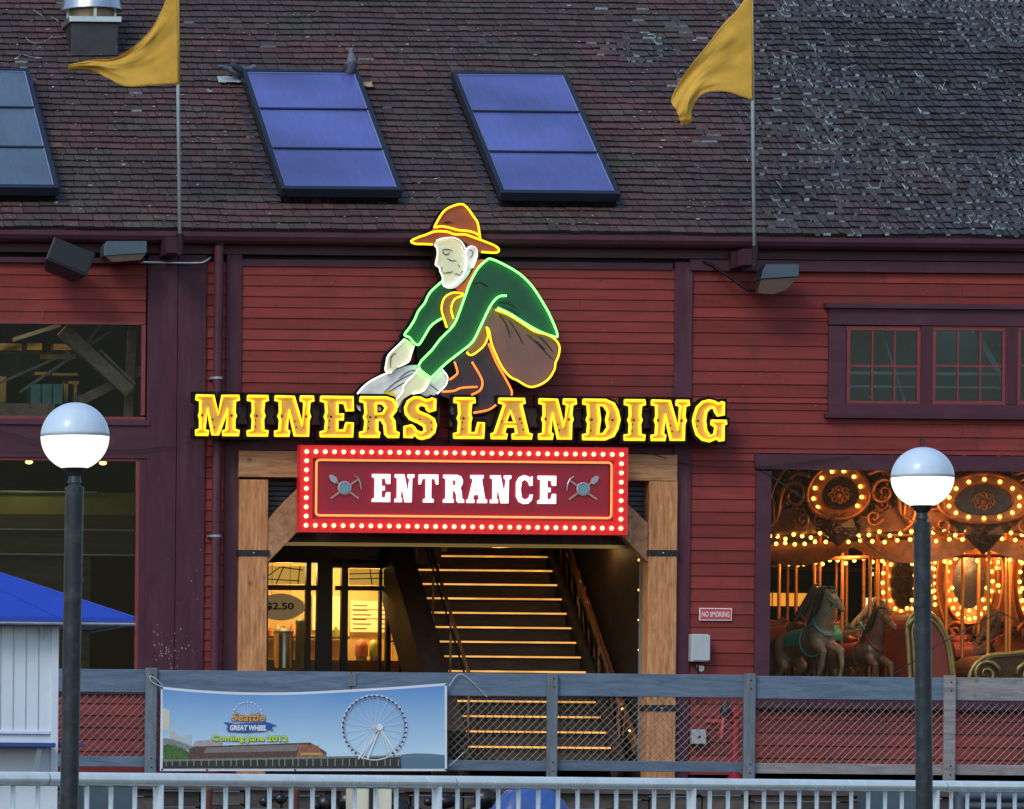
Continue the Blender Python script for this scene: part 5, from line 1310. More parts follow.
# no smoking sign, electric box, small box, sticker
M['nosm'] = mat('sign_face_red', (.50,.06,.07), .5); M['nosw'] = mat('sign_white', (.75,.72,.72), .5)
X0, X1, Z0, Z1 = PR(699.5, 608, 732, 620.5, -.05); NS = thing('no_smoking_sign', ((X0+X1)/2,-.03,Z0), 'small red and white NO SMOKING sign on the red boards', 'sign')
m_ = MB(); m_.box(X0, X1, -.045, -.028, Z0, Z1); m_.build('plate', M['nosw'], NS)
m_ = MB(); m_.box(X0+.012, X1-.012, -.048, -.0455, Z0+.012, Z1-.012); m_.build('red_field', M['nosm'], NS)
m_ = text_mb('NO SMOKING', (X0+.03, X1-.03, Z0+.045, Z1-.045), -.048, depth=.002, bold=.02); m_.build('lettering', M['nosw'], NS)
X0, X1, Z0, Z1 = PR(692, 634, 709.5, 661.5, -.2); EB = thing('electric_box', ((X0+X1)/2,-.03,Z0), 'upright grey electrical box on the red boards below the NO SMOKING sign', 'electrical box')
M['ebox'] = mat('pale_grey_box', (.42,.47,.50), .45, noise=.08)
m_ = MB(); m_.box(X0, X1, -.17, -.025, Z0, Z1); m_.build('case', M['ebox'], EB, bevel=.008)
m_ = MB(); m_.box(X0+.03, X1+.012, -.185, -.172, Z0+.015, Z1-.012); m_.build('door', M['ebox'], EB, bevel=.004)
m_ = MB(); xx_ = (X0+X1)/2; m_.tube([(xx_,-.09,Z0),(xx_,-.09,Z0-.5)], .012, 6); m_.build('conduit', M['plum'], EB)
m_ = MB(); m_.sphere((0,0,0), .03, 8, sc=(1.3,.3,.8)); 
w = [P(*p,-.03) for p in ((696,665),(704,666),(704,670),(701,672),(698,670))]; m_ = MB(); m_.prism(w, [], -.034, -.028); tag(m_.build('paint_patch', M['nosw'], None), 'torn white sticker on the boards below the electrical box', 'sticker')
X0, X1, Z0, Z1 = PR(693, 729.5, 707, 744, -.15); m_ = MB(); m_.box(X0, X1, -.12, -.025, Z0, Z1)
jb = m_.build('junction_box', M['ebox'], None, bevel=.008); tag(jb, 'small square grey junction box low on the wall behind the fence', 'junction box')
m_ = MB(); m_.sphere(((X0+X1)/2, -.121, (Z0+Z1)/2), .02, 8, sc=(1,.4,1)); m_.build('knob', M['iron'], jb)
# red standpipe behind the fence
b = P3(735, 772, -.6); b.z = 0; HY = thing('standpipe', b, 'red standpipe with a dark valve cap behind the fence by the right fence post', 'standpipe')
M['hyd'] = mat('hydrant_red', (.32,.015,.03), .35)
m_ = MB(); m_.lathe([(.09,0),(.09,.03),(.05,.05),(.05,.75),(.075,.77),(.075,.86),(.05,.88)], tuple(b), 16); m_.tube([b+Vector((0,0,.7)), b+Vector((-.16,-.04,.74)), b+Vector((-.18,-.04,.5))], .04, 10); m_.build('pipe', M['hyd'], HY, auto=40)
m_ = MB(); m_.lathe([(.06,0),(.07,.05),(.05,.12),(.02,.2)], tuple(b+Vector((-.14,-.05,.78))), 12); m_.build('valve_cap', M['iron'], HY, auto=40)
m_ = MB(); w = PR(706, 719, 722, 722.5, -.06); m_.box(w[0], w[1], -.06, -.04, w[2], w[3]); tag(m_.build('wall_plate', M['nosm'], None), 'narrow red plate on the wall beside the standpipe', 'plate')

# ================================================================== ROOF VENT, PIGEONS
q = roof_pt(94, 55, .0); VT = thing('roof_vent', q, 'galvanised cone topped vent on a dark curb at the top left of the roof', 'roof vent')
m_ = MB(); m_.box(q.x-.31, q.x+.31, q.y-.05, q.y+.55, q.z-.3, q.z+.42); m_.build('curb', M['vcurb'] if 'vcurb' in M else M.setdefault('vcurb', mat('vent_curb', (.045,.045,.05), .45, metal=.4, noise=.3, nscale=4)), VT, bevel=.01)
cc = (q.x, q.y+.25, q.z)
m_ = MB(); m_.box(q.x-.345, q.x+.345, q.y-.1, q.y+.6, q.z+.421, q.z+.50); m_.build('flange', M['steel'], VT, bevel=.008)
m_ = MB(); m_.lathe([(.30,.50),(.30,.66)], cc, 24); m_.build('throat', M['vin'] if 'vin' in M else M.setdefault('vin', mat('vent_throat', (.25,.20,.12), .5, metal=.5)), VT)
m_ = MB()
for a in (0, 90, 180, 270): m_.box(cc[0]+.31*cos(radians(a-90))-.02, cc[0]+.31*cos(radians(a-90))+.02, cc[1]+.31*sin(radians(a-90))-.01, cc[1]+.31*sin(radians(a-90))+.01, q.z+.50, q.z+.68)
m_.buildall('strut', M['steel'], VT)
m_ = MB(); m_.lathe([(.41,.62),(.40,.64),(.30,1.05),(.26,1.06),(.26,1.1)], cc, 40); m_.build('cone_cap', M['steel'], VT, auto=35)
M['pigeon'] = mat('pigeon_feathers', (.11,.125,.16), .6, noise=.35, nscale=18); M['pigd'] = mat('dark_feathers', (.03,.032,.045), .6)
pg = fuse([((-.10,0,.0),.035,(-.02,0,.03),.062),((-.02,0,.03),.062,(.06,0,.06),.055),((.06,0,.07),.045,(.10,0,.14),.028),((.10,0,.14),.028,(.115,0,.16),.028),((-.10,0,0),.03,(-.22,0,-.03),.014),((.13,0,.158),.010,(.16,0,.150),.005)], .008, 3)
def pigeon(px_, py_, rz, lab, sc_=1.25, lift=.25, tilt=0):
    p = roof_pt(px_, py_, lift); m = MB(); m.v = list(pg.v); m.f = list(pg.f); m.c = list(pg.c); m.mi = list(pg.mi)
    mt = Matrix.Translation(p) @ Matrix.Rotation(rz, 4, 'Z') @ Matrix.Rotation(tilt, 4, 'Y') @ Matrix.Scale(sc_, 4)
    xform(m, mt); o = m.build('pigeon', M['pigeon'], None, smooth=True, loc=p); tag(o, lab, 'pigeon', 'pigeons on the roof')
    w = MB()
    for s_ in (-1, 1): w.sphere((0,0,0), .055, 10, sc=(1.9,.25,.7), m=None); w.v[-66:] = [tuple(Vector(v)+Vector((-.05,.052*s_,.035))) for v in w.v[-66:]]
    xform(w, mt); w.buildall('wing', M['pigd'], o, smooth=True)
pigeon(238, 75, radians(20), 'grey pigeon crouched at the top left corner of the middle skylight', 1.35, .14, radians(28))
pigeon(351, 70, radians(-75), 'upright dark pigeon perched on the top edge of the middle skylight', 1.3, .27, radians(-35))
M['rag'] = mat('pale_rag', (.30,.38,.42), .8, noise=.3, nscale=20); M['tan2'] = mat('tan_scrap', (.42,.30,.17), .8, noise=.3)
def scrap(px_, py_, sx, sy, lab, m):
    p = roof_pt(px_, py_, .03); mb = MB(); n = 8; vs = []
    for i in range(n+1):
        for j in range(n+1):
            u, v = i/n-.5, j/n-.5; vs.append(p+Vector((u*sx, 0, 0))+RD*(v*sy)+RN*(.02+.025*(mnoise.noise(Vector((u*6,v*6,px_)))+1)))
    mb.add(vs, [(i*(n+1)+j, (i+1)*(n+1)+j, (i+1)*(n+1)+j+1, i*(n+1)+j+1) for i in range(n) for j in range(n)]); mb.add(vs[:0], [])
    o = mb.build('litter_scrap', M[m], None, smooth=True, loc=p); s_ = o.modifiers.new('t', 'SOLIDIFY'); s_.thickness = .01; tag(o, lab, 'litter')
scrap(229, 82, .30, .16, 'pale crumpled rag lying left of the middle skylight', 'rag'); scrap(367, 87, .13, .13, 'small tan scrap lying right of the middle skylight', 'tan2')

# ================================================================== BOARDWALK FENCE
YB = -2.55
FX0, FX1 = P(-190,700,YB)[0], P(1240,700,YB)[0]
FN = thing('boardwalk_fence', (P(512,700,YB)[0], YB, 0), 'blue grey timber fence with chain link panels along the pier deck', 'fence')
zt1, zt0 = P(560, 673.5, YB)[1], P(560, 696.5, YB)[1]; zb1, zb0 = P(600,761,YB)[1], P(600,771.5,YB)[1]
segs = [(-190,150),(150,351),(351,551),(551,748),(748,948),(948,1240)]
xs = [P(a, 720, YB)[0] for a, _ in segs]+[FX1]
for i in range(6):
    a, b = xs[i]+.006, xs[i+1]-.006; dz = random.uniform(-.006,.006)
    raw_t, raw_b = i >= 5, i >= 4
    m_ = MB(); m_.box(a, b, YB-.02, YB+.03, zt0+dz, zt1+dz, c=rv(.1)); m_.build('top_rail', M['fence_raw'] if raw_t else M['fence'], FN, bevel=.006)
    m_ = MB(); m_.box(a, b, YB+.0, YB+.04, zb0+dz, zb1+dz, c=rv(.1)); m_.build('bottom_rail', M['fence_raw'] if raw_b else M['fence'], FN, bevel=.006)
M['fence_v'] = woodmat('blue_grey_fence_post', (.085,.11,.14), (.17,.21,.25), (2,2,.3), bump=.4, knots=False)
for i, pxp in enumerate((150, 551, 748, 948)):
    X = P(pxp, 720, YB)[0]; m_ = MB(); m_.box(X-.068 if i != 1 else X-.062, X+.068 if i != 1 else X+.062, YB-.075, YB-.0215, -1.18, zt1+(.02 if i != 1 else .0)); po = m_.build('post', M['fence_raw'] if i == 3 else M['fence_v'], FN, bevel=.006)
    m_ = MB()
    for zz in (zt1-.06, zt1-.16, zb1-.02, zb0+.0): m_.sphere((X+.01, YB-.078, zz), .010, 8)
    m_.buildall('bolt', M['iron'], po, smooth=True)
m_ = MB(); X = P(351,720,YB)[0]; m_.box(X-.05, X+.05, YB-.035, YB-.0215, zt0+.1, zt1-.03); m_.build('splice_plate', M['fence_v'], FN, bevel=.003)
wz0, wz1 = zb1-.02, zt0+.02; h = wz1-wz0; sp = .094
for i in range(6):
    m_ = MB(); x = xs[i]-h
    while x < xs[i+1]:
        for sg, yo in ((1, YB+.012),(-1, YB+.017)):
            # clip a 45 degree wire to the panel
            xa, xb = x, x+h
            ya, yb = (wz0, wz1) if sg > 0 else (wz1, wz0)
            t0 = max(0, (xs[i]+.06-xa)/h); t1 = min(1, (xs[i+1]-.06-xa)/h)
            if t1-t0 > .02:
                m_.tube([(xa+h*t0, yo, ya+(yb-ya)*t0), (xa+h*t1, yo, ya+(yb-ya)*t1)], .0032, 4)
        x += sp
    m_.build('chain_link', M['wire'], FN)
m_ = MB()
for a, b, c_ in (((449,686),(462,674),(487,697)),((449,766),(456,760),(464,752))): m_.tube(smooth_line([P3(*a,YB-.05), P3(*b,YB-.06), P3(*c_,YB-.03)], False, 4), .006, 5)
M['rope'] = mat('pale_cord', (.45,.5,.52), .7); tag(m_.build('tie_cord', M['rope'], None), 'loose pale cords tying the right end of the banner to the fence', 'cord')
m_ = MB(); X = P(160,678,YB)[0]
m_.tube(smooth_line([P3(163,686,YB-.09), P3(157,680,YB-.1), P3(150,676,YB-.1), P3(152,682,YB-.1), P3(162,687,YB-.09)], False, 4), .007, 5)
tag(m_.build('tie_cord', M['rope'], None), 'pale cord knotted round the post at the left end of the banner', 'cord')

# ================================================================== BANNER
YN = YB-.10
def BN(px_, py_): return P(px_, py_, YN)
top = [(161,686.5),(180,688.5),(205,690.5),(235,692),(265,692.5),(300,692),(350,689.5),(400,686.5),(447,683)]
bot = [(160,771),(447,771)]
BA = thing('banner', P3(304, 771, YN), 'printed vinyl banner of a waterfront ferris wheel tied to the fence', 'banner')
tp = smooth_line([Vector((*p,0)) for p in top], False, 3)
m_ = MB(); m_.prism([BN(447,771), BN(160,771)]+[BN(p.x,p.y)[0:2] for p in tp][::1], [], YN, YN+.006)
M['banw'] = mat('banner_white', (.70,.74,.80), .5); m_.build('sheet', M['banw'], BA)
# printed sky: the artwork's own gradient
m = bpy.data.materials.new('printed_sky'); m.use_nodes = True; N = m.node_tree.nodes; L = m.node_tree.links; b_ = N['Principled BSDF']; b_.inputs['Roughness'].default_value = .45
tc = N.new('ShaderNodeTexCoord'); sx = N.new('ShaderNodeSeparateXYZ'); L.new(tc.outputs['Object'], sx.inputs[0])
mr = N.new('ShaderNodeMapRange'); mr.inputs['From Min'].default_value = .25; mr.inputs['From Max'].default_value = 1.0; L.new(sx.outputs['Z'], mr.inputs['Value'])
nz = N.new('ShaderNodeTexNoise'); nz.inputs['Scale'].default_value = 1.5; L.new(tc.outputs['Object'], nz.inputs[0])
ad = N.new('ShaderNodeMath'); ad.operation = 'MULTIPLY_ADD'; ad.inputs[1].default_value = .35; L.new(nz.outputs[0], ad.inputs[0]); ad.inputs[2].default_value = -.17
a2 = N.new('ShaderNodeMath'); L.new(mr.outputs[0], a2.inputs[0]); L.new(ad.outputs[0], a2.inputs[1])
cr = N.new('ShaderNodeValToRGB'); cr.color_ramp.elements[0].color = (.50,.72,.88,1); cr.color_ramp.elements[1].color = (.11,.29,.62,1); L.new(a2.outputs[0], cr.inputs[0]); L.new(cr.outputs[0], b_.inputs['Base Color']); M['psky'] = m
m_ = MB(); m_.prism([BN(444.5,768.5), BN(162.5,768.5)]+[BN(min(444.5,max(162.5,p.x)),p.y+2.4) for p in tp], [], YN-.0025, YN-.0005); m_.build('printed_sky', M['psky'], BA)
lv = [0]
def pr(name, pts, col, k=0, rough=.5, parent=None, noise=0):
    lv[0] += 1; key = 'p_'+str(col)
    if key not in M: M[key] = mat('print_'+name, col, rough, noise=noise, nscale=40)
    m_ = MB(); m_.prism([BN(*p) for p in pts], [], YN-.004-.0007*lv[0], YN-.003); return m_.build(name, M[key], parent or BA)
pr('printed_water', [(162.5,768.5),(162.5,762),(300,758),(401,756),(444.5,755),(444.5,768.5)], (.10,.19,.27))
pr('printed_hills', [(401,757),(401,754.6),(415,753.2),(430,753.6),(444.5,755),(444.5,757)], (.13,.20,.27))
pr('printed_tower', [(162.5,730),(162.5,708.5),(165,708),(169.5,711),(169.5,732)], (.62,.60,.48)); pr('printed_tower', [(169.5,745),(169.5,731),(174,730),(177,735),(184,738),(184,745)], (.48,.50,.48))
pr('printed_tower', [(184,748),(184,734.5),(191,734),(191,748)], (.42,.52,.60)); pr('printed_skyline', [(191,748),(195,741),(210,739.5),(222,742),(222,748)], (.38,.38,.40), noise=.3)
pr('printed_skyline', [(163,747),(163,738),(172,739),(186,744),(196,748),(196,751)], (.22,.24,.24), noise=.4)
pr('printed_trees', [(163,756),(163,746),(168,744),(176,746),(184,749),(190,753),(188,760),(163,760)], (.06,.14,.03), noise=.6)
pr('printed_shed', [(189,761),(189,749),(193,746.5),(310,742.5),(318,747),(326,752),(326,760)], (.11,.055,.05), noise=.5)
pr('printed_shed_roof', [(203,753),(207,747.5),(300,744.5),(296,751)], (.21,.19,.18), noise=.2)
pr('printed_shed_front', [(296,758),(300,744),(318,745.5),(321,752),(328,757)], (.30,.12,.07), noise=.6)
pr('printed_awning', [(300,755),(301,752.6),(320,752.8),(324,755)], (.55,.33,.10))
pr('printed_pier', [(162.5,768),(162.5,759),(400,755.5),(401,768)], (.030,.032,.030), noise=.4)
pr('printed_deck', [(162.5,761.6),(162.5,759.4),(400,755.2),(400,757.2)], (.20,.20,.17), noise=.4)
pile = MB()
for k in range(34):
    xq = 166+k*7+random.uniform(-1.5,1.5); pile.prism([BN(xq,766), BN(xq+.8,766), BN(xq+.8,759), BN(xq,759)], [], YN-.018, YN-.016)
M['pile'] = mat('print_piles', (.30,.30,.26), .5); po = pile.build('printed_piles', M['pile'], BA)
M['pw'] = mat('print_white', (.75,.78,.82), .5); M['pg'] = mat('print_grey', (.30,.33,.40), .5); M['pd'] = mat('print_dark', (.03,.04,.06), .5)
def ring(cxp, cyp, r, w, m_name, parent=None, name='printed_ring'):
    m_ = MB(); n = 48; o_ = [BN(cxp+r*cos(2*pi*i/n), cyp+r*sin(2*pi*i/n)) for i in range(n)]; i_ = [BN(cxp+(r-w)*cos(2*pi*i/n), cyp+(r-w)*sin(2*pi*i/n)) for i in range(n)]
    m_.prism(o_, [i_], YN-.017, YN-.015); return m_.build(name, M[m_name], parent or BA)
def pline(mb, a, b, w, y=-.017): 
    d = Vector((b[0]-a[0], b[1]-a[1])); d.normalize(); nn = Vector((-d.y, d.x))*w/2
    mb.prism([BN(a[0]-nn.x,a[1]-nn.y), BN(b[0]-nn.x,b[1]-nn.y), BN(b[0]+nn.x,b[1]+nn.y), BN(a[0]+nn.x,a[1]+nn.y)], [], YN+y-.001, YN+y+.001)
WCX, WCY, WR = 374, 727.5, 32.5
ring(WCX, WCY, WR+.4, 1.0, 'pw', name='printed_wheel'); ring(WCX, WCY, WR-2.4, .5, 'pg', name='printed_wheel')
m_ = MB()
for k in range(40):
    a = 2*pi*k/40; 
    if sin(a) > .82: continue
    cx2, cy2 = WCX+(WR-.9)*cos(a), WCY+(WR-.9)*sin(a); m_.prism([BN(cx2-1,cy2-.9), BN(cx2+1,cy2-.9), BN(cx2+1.1,cy2+.9), BN(cx2-1.1,cy2+.9)][::-1], [], YN-.021, YN-.019)
m_.build('printed_gondolas', M['pd'], BA)['kind'] = 'stuff'
m_ = MB()
for k in range(20): a = 2*pi*(k+.5)/20; pline(m_, (WCX, WCY), (WCX+(WR-2)*cos(a), WCY+(WR-2)*sin(a)), .22)
m_.build('printed_spokes', M['pw'], BA) 
m_ = MB()
hub = (379.5, 727)
for a, w_ in (((358,759),1.5),((361.5,759),1),((367,759),1.7),((387,758),.6),((397,756),1.5),((392,757),.8)): pline(m_, hub, a, w_, -.019)
m_.build('printed_legs', M['pw'], BA)
m_ = MB(); m_.prism([BN(hub[0]+3.3*cos(2*pi*i/20), hub[1]+3.3*sin(2*pi*i/20)) for i in range(20)], [], YN-.023, YN-.020); m_.build('printed_hub', M['pw'], BA)
# logo
m_ = MB()
for k in range(13):
    a = pi+pi*k/12; pline(m_, (247+15*cos(a-.07), 717+15*sin(a-.07)), (247+15*cos(a+.07), 717+15*sin(a+.07)), .9)
    pline(m_, (247,717), (247+13*cos(a), 717+13*sin(a)), .25)
m_.build('logo_wheel', M['pw'], BA)
M['pblue'] = mat('print_blue', (.02,.09,.35), .5); M['porange'] = mat('print_orange', (.72,.34,.07), .5); M['plime'] = mat('print_lime', (.62,.80,.05), .5); M['pgreen'] = mat('print_dark_green', (.02,.14,.03), .5)
m_ = MB()
m_.prism([BN(*p) for p in ((227,731.5),(231,724),(265,722),(268,730),(262,731.5),(245,732.5))], [], YN-.019, YN-.017)
m_.prism([BN(*p) for p in ((223,722),(233,723),(229,729),(226,730),(228,725.5))], [], YN-.0185, YN-.017); m_.prism([BN(*p) for p in ((263,721),(277,725.5),(271,726.5),(273,731),(266,728))], [], YN-.0185, YN-.017)
m_.build('logo_ribbon', M['pblue'], BA)
def btext(txt, x0, y0, x1, y1, mname, bold=.02, shear=0, d=.022, name='lettering'):
    a, b, z0, z1 = PR(x0, y0, x1, y1, YN); o = text_mb(txt, (a, b, z0, z1), YN-d, .0015, bold, shear); return o.build(name, M[mname], BA)
btext('Seattle', 231, 712.5, 265, 721.5, 'pd', .05, .2, .018); btext('Seattle', 231.4, 712.8, 264.6, 721.2, 'porange', .022, .2, .0195)
btext('GREAT WHEEL', 229.5, 725, 266.5, 730.6, 'pw', .045, .15, .021)
btext('Coming June 2012', 211.2, 735, 287.2, 743.2, 'pgreen', .06, 0, .018); btext('Coming June 2012', 211.6, 735.3, 286.8, 742.9, 'plime', .028, 0, .020)
m_ = MB()
for px_, py_ in ((162,688),(446,684.5),(162,769.5),(446,769.5),(207,770),(295,770)): m_.lathe([(.012,0),(.012,-.004),(.005,-.004)], P3(px_,py_,YN-.003), 10, axis='y')
m_.buildall('grommet', M['iron'], BA)

# ================================================================== STREET RAILING
def RL(px_, d): return P3(px_, 780.5+ (px_-60)*.0052, d-62.5)
dA, dB = 23.5, 28.6
pA, pB = RL(60, dA), RL(945, dB); dirv = (pB-pA); dirv.z = 0; LEN = dirv.length; dirv.normalize()
TZ = (pA.z+pB.z)/2
def rp(s_, z): return Vector((pA.x+dirv.x*s_, pA.y+dirv.y*s_, z))
def s_of(px_):     # where along the railing line the photo column px_ falls
    a, b = ray(px_, 790); # CAM.x + a*d = pA.x + dx*s ; CAM.y + d = pA.y + dy*s
    # d = pA.y-CAM.y + dy*s ; a*(pA.y-CAM.y) + a*dy*s = pA.x-CAM.x + dx*s
    return (a*(pA.y-CAM.y)-(pA.x-CAM.x))/(dirv.x-a*dirv.y)
RG = thing('street_railing', (rp(LEN/2,0).x, rp(LEN/2,0).y, -1.2), 'pale steel pipe railing with thin balusters along the street', 'railing')
s0, s1 = s_of(-260), s_of(1330); joints = [s0, s_of(45), s_of(452), s_of(943), s1]
for a, b in zip(joints, joints[1:]):
    m_ = MB(); m_.tube([rp(a+.004, TZ), rp(b-.004, TZ)], .033, 16); m_.build('top_rail', M['rail'], RG, auto=50)
m_ = MB(); m_.tube([rp(s0, -1.08), rp(s1, -1.08)], .02, 10); m_.build('bottom_rail', M['rail'], RG, smooth=True)
for p_ in joints[1:-1]: m_ = MB(); m_.tube([rp(p_-.012, TZ), rp(p_+.012, TZ)], .031, 14); m_.build('rail_joint', M['iron'], RG)
posts = [s_of(-115), s_of(158.5), s_of(437), s_of(691.5), s_of(935), s_of(1180)]
pm = MB(); pm.tube([(0,0,0),(0,0,TZ+1.2)], .026, 12)
copies(pm, 'post', M['rail'], RG, [rp(p_, -1.2) for p_ in posts])
bm = MB(); bm.tube([(0,0,0),(0,0,TZ+1.06)], .0115, 8); sp_ = []
allp = [s_of(-115)-1.4]+posts+[s_of(1180)+1.4]
for a, b in zip(allp, allp[1:]):
    n = max(2, round((b-a)/.170))
    sp_ += [rp(a+(b-a)*k/n, -1.08) for k in range(1, n)]
copies(bm, 'baluster', M['rail'], RG, sp_)

# ================================================================== STREET LAMPS
M['globe_l'] = emit('lit_globe', (1,.93,.74), 1.15); M['globe_u'] = mat('globe_cap', (.56,.70,.84), .35, noise=.05, nscale=8, dirt=(.25,.33,.42), dscale=5, damt=.4, coat=.3)
def lampp(cx, cy, d, R_px, pole_px, px_b, lab):
    Y = d-62.5; c = P3(cx, cy, Y); R = R_px/F*d; base = Vector((c.x, Y, -1.2))
    bx_ = P(px_b, 809, Y)[0]
    T = thing('street_lamp', (bx_, Y, -1.2), lab, 'street lamp', 'globe street lamps')
    def half(a0, a1, rr, m_, nm, par=None):
        mb = MB(); n = 14; mb.lathe([(rr*sin(radians(a0+(a1-a0)*i/n)), rr*cos(radians(a0+(a1-a0)*i/n))) for i in range(n+1)], tuple(c), 40); return mb.build(nm, m_, par or T, smooth=True)
    gl = half(90, 160, R, M['globe_l'], 'globe'); half(0.3, 90.5, R*1.006, M['globe_u'], 'globe_cap'); sm_ = MB(); sm_.tube([c+Vector((R*1.004*cos(2*pi*i/40), R*1.004*sin(2*pi*i/40), 0)) for i in range(40)], R*.012, 5, closed=True); sm_.build('seam_ring', M['grey_metal'], T)
    w = pole_px/F*d/2; top = c-Vector((0,0,R*.93))
    mb = MB(); mb.lathe([(w*.78,-w*1.6),(w*.62,-w*.9),(w*1.1,-w*.3),(w*1.35,0),(w*1.35,w*.35),(w*1.0,w*.5)], tuple(top), 20); mb.lathe([(w*.62,-.12*R/.2),(w*.62,0)], tuple(top), 16); mb.build('collar', M['pole'], T, auto=40)
    pt = top-Vector((0,0,.085*R/.15))
    mb = MB(); mb.tube([Vector((bx_, Y, -1.2)), pt+(Vector((bx_,Y,-1.2))-pt)*.0], w, 20); mb.lathe([(w*1.03,-.02),(w*1.03,.0),(w*.7,.004)], tuple(pt), 20); mb.build('pole', M['pole'], T, auto=40)
    mb = MB(); zz = pt.z-(pt.z+1.2)*.17; mb.lathe([(w*1.04,0),(w*1.04,.02)], (pt.x, Y, zz), 20); mb.build('clamp', M['pole'], T, auto=40)
    mb = MB(); mb.lathe([(w*2,0),(w*2,.03),(w*1.2,.05),(w*1.1,.2)], (bx_, Y, -1.2), 20); mb.build('base', M['pole'], T, auto=40)
    mb = MB()
    for i in range(5): mb.tube([c+Vector((R*(.05*(i-2)),0,R*.98)), c+Vector((R*(.06*(i-2)+.01*(-1)**i),R*.05*(i-2),R*(1.28+.1*(i % 2))))], .0018, 4)
    mb.build('bird_spike', M['iron'], T)
lampp(75, 436.5, 22.0, 33.9, 18.5, 67.5, 'globe street lamp standing by the white booth at left')
lampp(922.5, 477.5, 25.0, 30.2, 16.5, 928, 'globe street lamp standing in front of the carousel window')

# ================================================================== BOOTH
YK = -17.0
def K(px_, py_, Y=YK): return P3(px_, py_, Y)
bxr = K(57.5, 700).x; bxl = bxr-2.9; ze = K(80, 620).z
BO = thing('ticket_booth', ((bxl+bxr)/2, YK+1, -1.2), 'white panelled booth with a pointed blue canvas canopy', 'booth')
zl = K(30, 745).z
m_ = MB(); m_.box(bxl, bxr, YK+.05, YK+2, -1.2, ze+.03); m_.build('wall', M['white'], BO, bevel=.01)
m_ = MB(); m_.box(bxr-.055, bxr+.012, YK+.02, YK+.07, -1.2, ze+.02); m_.box(bxl, bxr-.06, YK+.02, YK+.06, zl+.10, zl+.13)
m_.build('trim', M['white'], BO, bevel=.004)
ox = K(134.5, 619, YK-.2).x
cxk, cyk = (bxl+bxr)/2, YK+1.0; hw = ox-cxk; hd = 1.2; zt_ = ze+.38*hw
cn = MB(); tpv = (cxk, cyk, zt_); e_ = [(cxk-hw,cyk-hd,ze+.02),(cxk+hw,cyk-hd,ze+.02),(cxk+hw,cyk+hd,ze+.02),(cxk-hw,cyk+hd,ze+.02)]
for i in range(4):
    a, b = Vector(e_[i]), Vector(e_[(i+1) % 4]); cn.face([a, b, Vector(tpv)])
    cn.face([a-Vector((0,0,.045)), b-Vector((0,0,.045)), b, a])
co = cn.build('canopy', M['blue'], BO)
se = MB()
for q in e_: se.tube([Vector(q)+Vector((0,0,.004)), Vector(tpv)], .009, 5)
for k in range(1, 6): se.tube([Vector(e_[0]).lerp(Vector(e_[1]), k/6)+Vector((0,-.004,.002)), Vector(tpv)], .004, 4)
se.build('seam', M['blue'], co)['kind'] = 'stuff'
gv = MB()
for k in range(1, 16): gv.box(bxr-.055-k*.115, bxr-.05-k*.115, YK+.044, YK+.052, zl+.14, ze)
gv.build('board_groove', M['grey_metal'], BO)['kind'] = 'stuff'
lin = MB(); lin.face([Vector(e_[3])-Vector((0,0,.05)), Vector(e_[2])-Vector((0,0,.05)), Vector(e_[1])-Vector((0,0,.05)), Vector(e_[0])-Vector((0,0,.05))])
for i in range(4): a, b = Vector(e_[i]), Vector(e_[(i+1) % 4]); lin.tube([a-Vector((0,0,.06)), b-Vector((0,0,.06))], .014, 6)
lin.build('frame', M['grey_metal'], BO)
sh_ = MB(); sh_.box(bxl-.1, K(51,745).x, YK-.28, YK+.05, zl-.02, zl+.02); sh_.box(bxr, K(90,745).x, YK+.3, YK+1.6, zl-.015, zl+.02); M['ledge'] = mat('blue_ledge', (.02,.06,.25), .4); so = sh_.buildall('shelf', M['ledge'], BO, bevel=.006)[0]
br = MB()
w = [(K(36,752).x, zl-.03),(K(33,762).x, zl-.28),(K(31,774).x, zl-.36),(K(40,774).x, zl-.36),(K(40,752).x,zl-.03)]
br.beam((K(36,750).x,YK-.2,zl-.03),(K(34,780).x,YK+.03,zl-.33),.05,.04,up=(1,0,0)); br.beam((K(74,750).x,YK+.5,zl-.03),(bxr+.01,YK+.5,zl-.2),.04,.04); br.buildall('shelf_bracket', M['white'], so)
hk = MB(); hk.tube([K(41,621,YK-.02), K(42.5,632,YK-.02), K(43.5,640,YK-.02)], [.03,.02,.008], 8); hk.build('tie_down', M['rope'], BO)

# ================================================================== THINGS BELOW THE DECK, SEEN THROUGH THE RAILING
YQ = -4.0
def lowbox(name, lab, cat, x0, y0, x1, y1, m_, Yd=YQ, dep=.4, extra=None):
    a, b, z0, z1 = PR(x0, y0, x1, y1, Yd); T = thing(name, ((a+b)/2, Yd+dep/2, -1.2), lab, cat)
    q = MB(); q.box(a, b, Yd, Yd+dep, -1.2, z1); q.build('body', M[m_], T, bevel=.015)
    q = MB(); q.box(a-.015, b+.015, Yd-.015, Yd+dep+.01, z1+.001, z1+.03); q.build('lid', M[m_], T, bevel=.006)
    if extra: extra(T, a, b, z1)
    return T
M['cream'] = mat('cream_board', (.72,.70,.56), .5); M['slatec'] = mat('slate_cabinet', (.06,.09,.12), .5, noise=.15); M['tarp'] = mat('blue_tarp', (.035,.10,.33), .35, noise=.3, nscale=5, bump=.3); M['rust'] = mat('rust_post', (.13,.045,.035), .7, noise=.3)
def split(T, a, b, z1): 
    q = MB(); c_ = a+(b-a)*.47; q.box(c_-.035, c_+.035, YQ-.05, YQ-.016, -1.2, z1+.04); q.build('post', M['iron'], T)
lowbox('notice_board', 'low cream board behind the railing under the ferris wheel banner', 'board', 353, 788, 392, 809, 'cream', extra=split)
lowbox('utility_cabinet', 'low slate blue cabinet behind the railing near the right lamp post', 'cabinet', 868, 787, 918, 809, 'slatec')
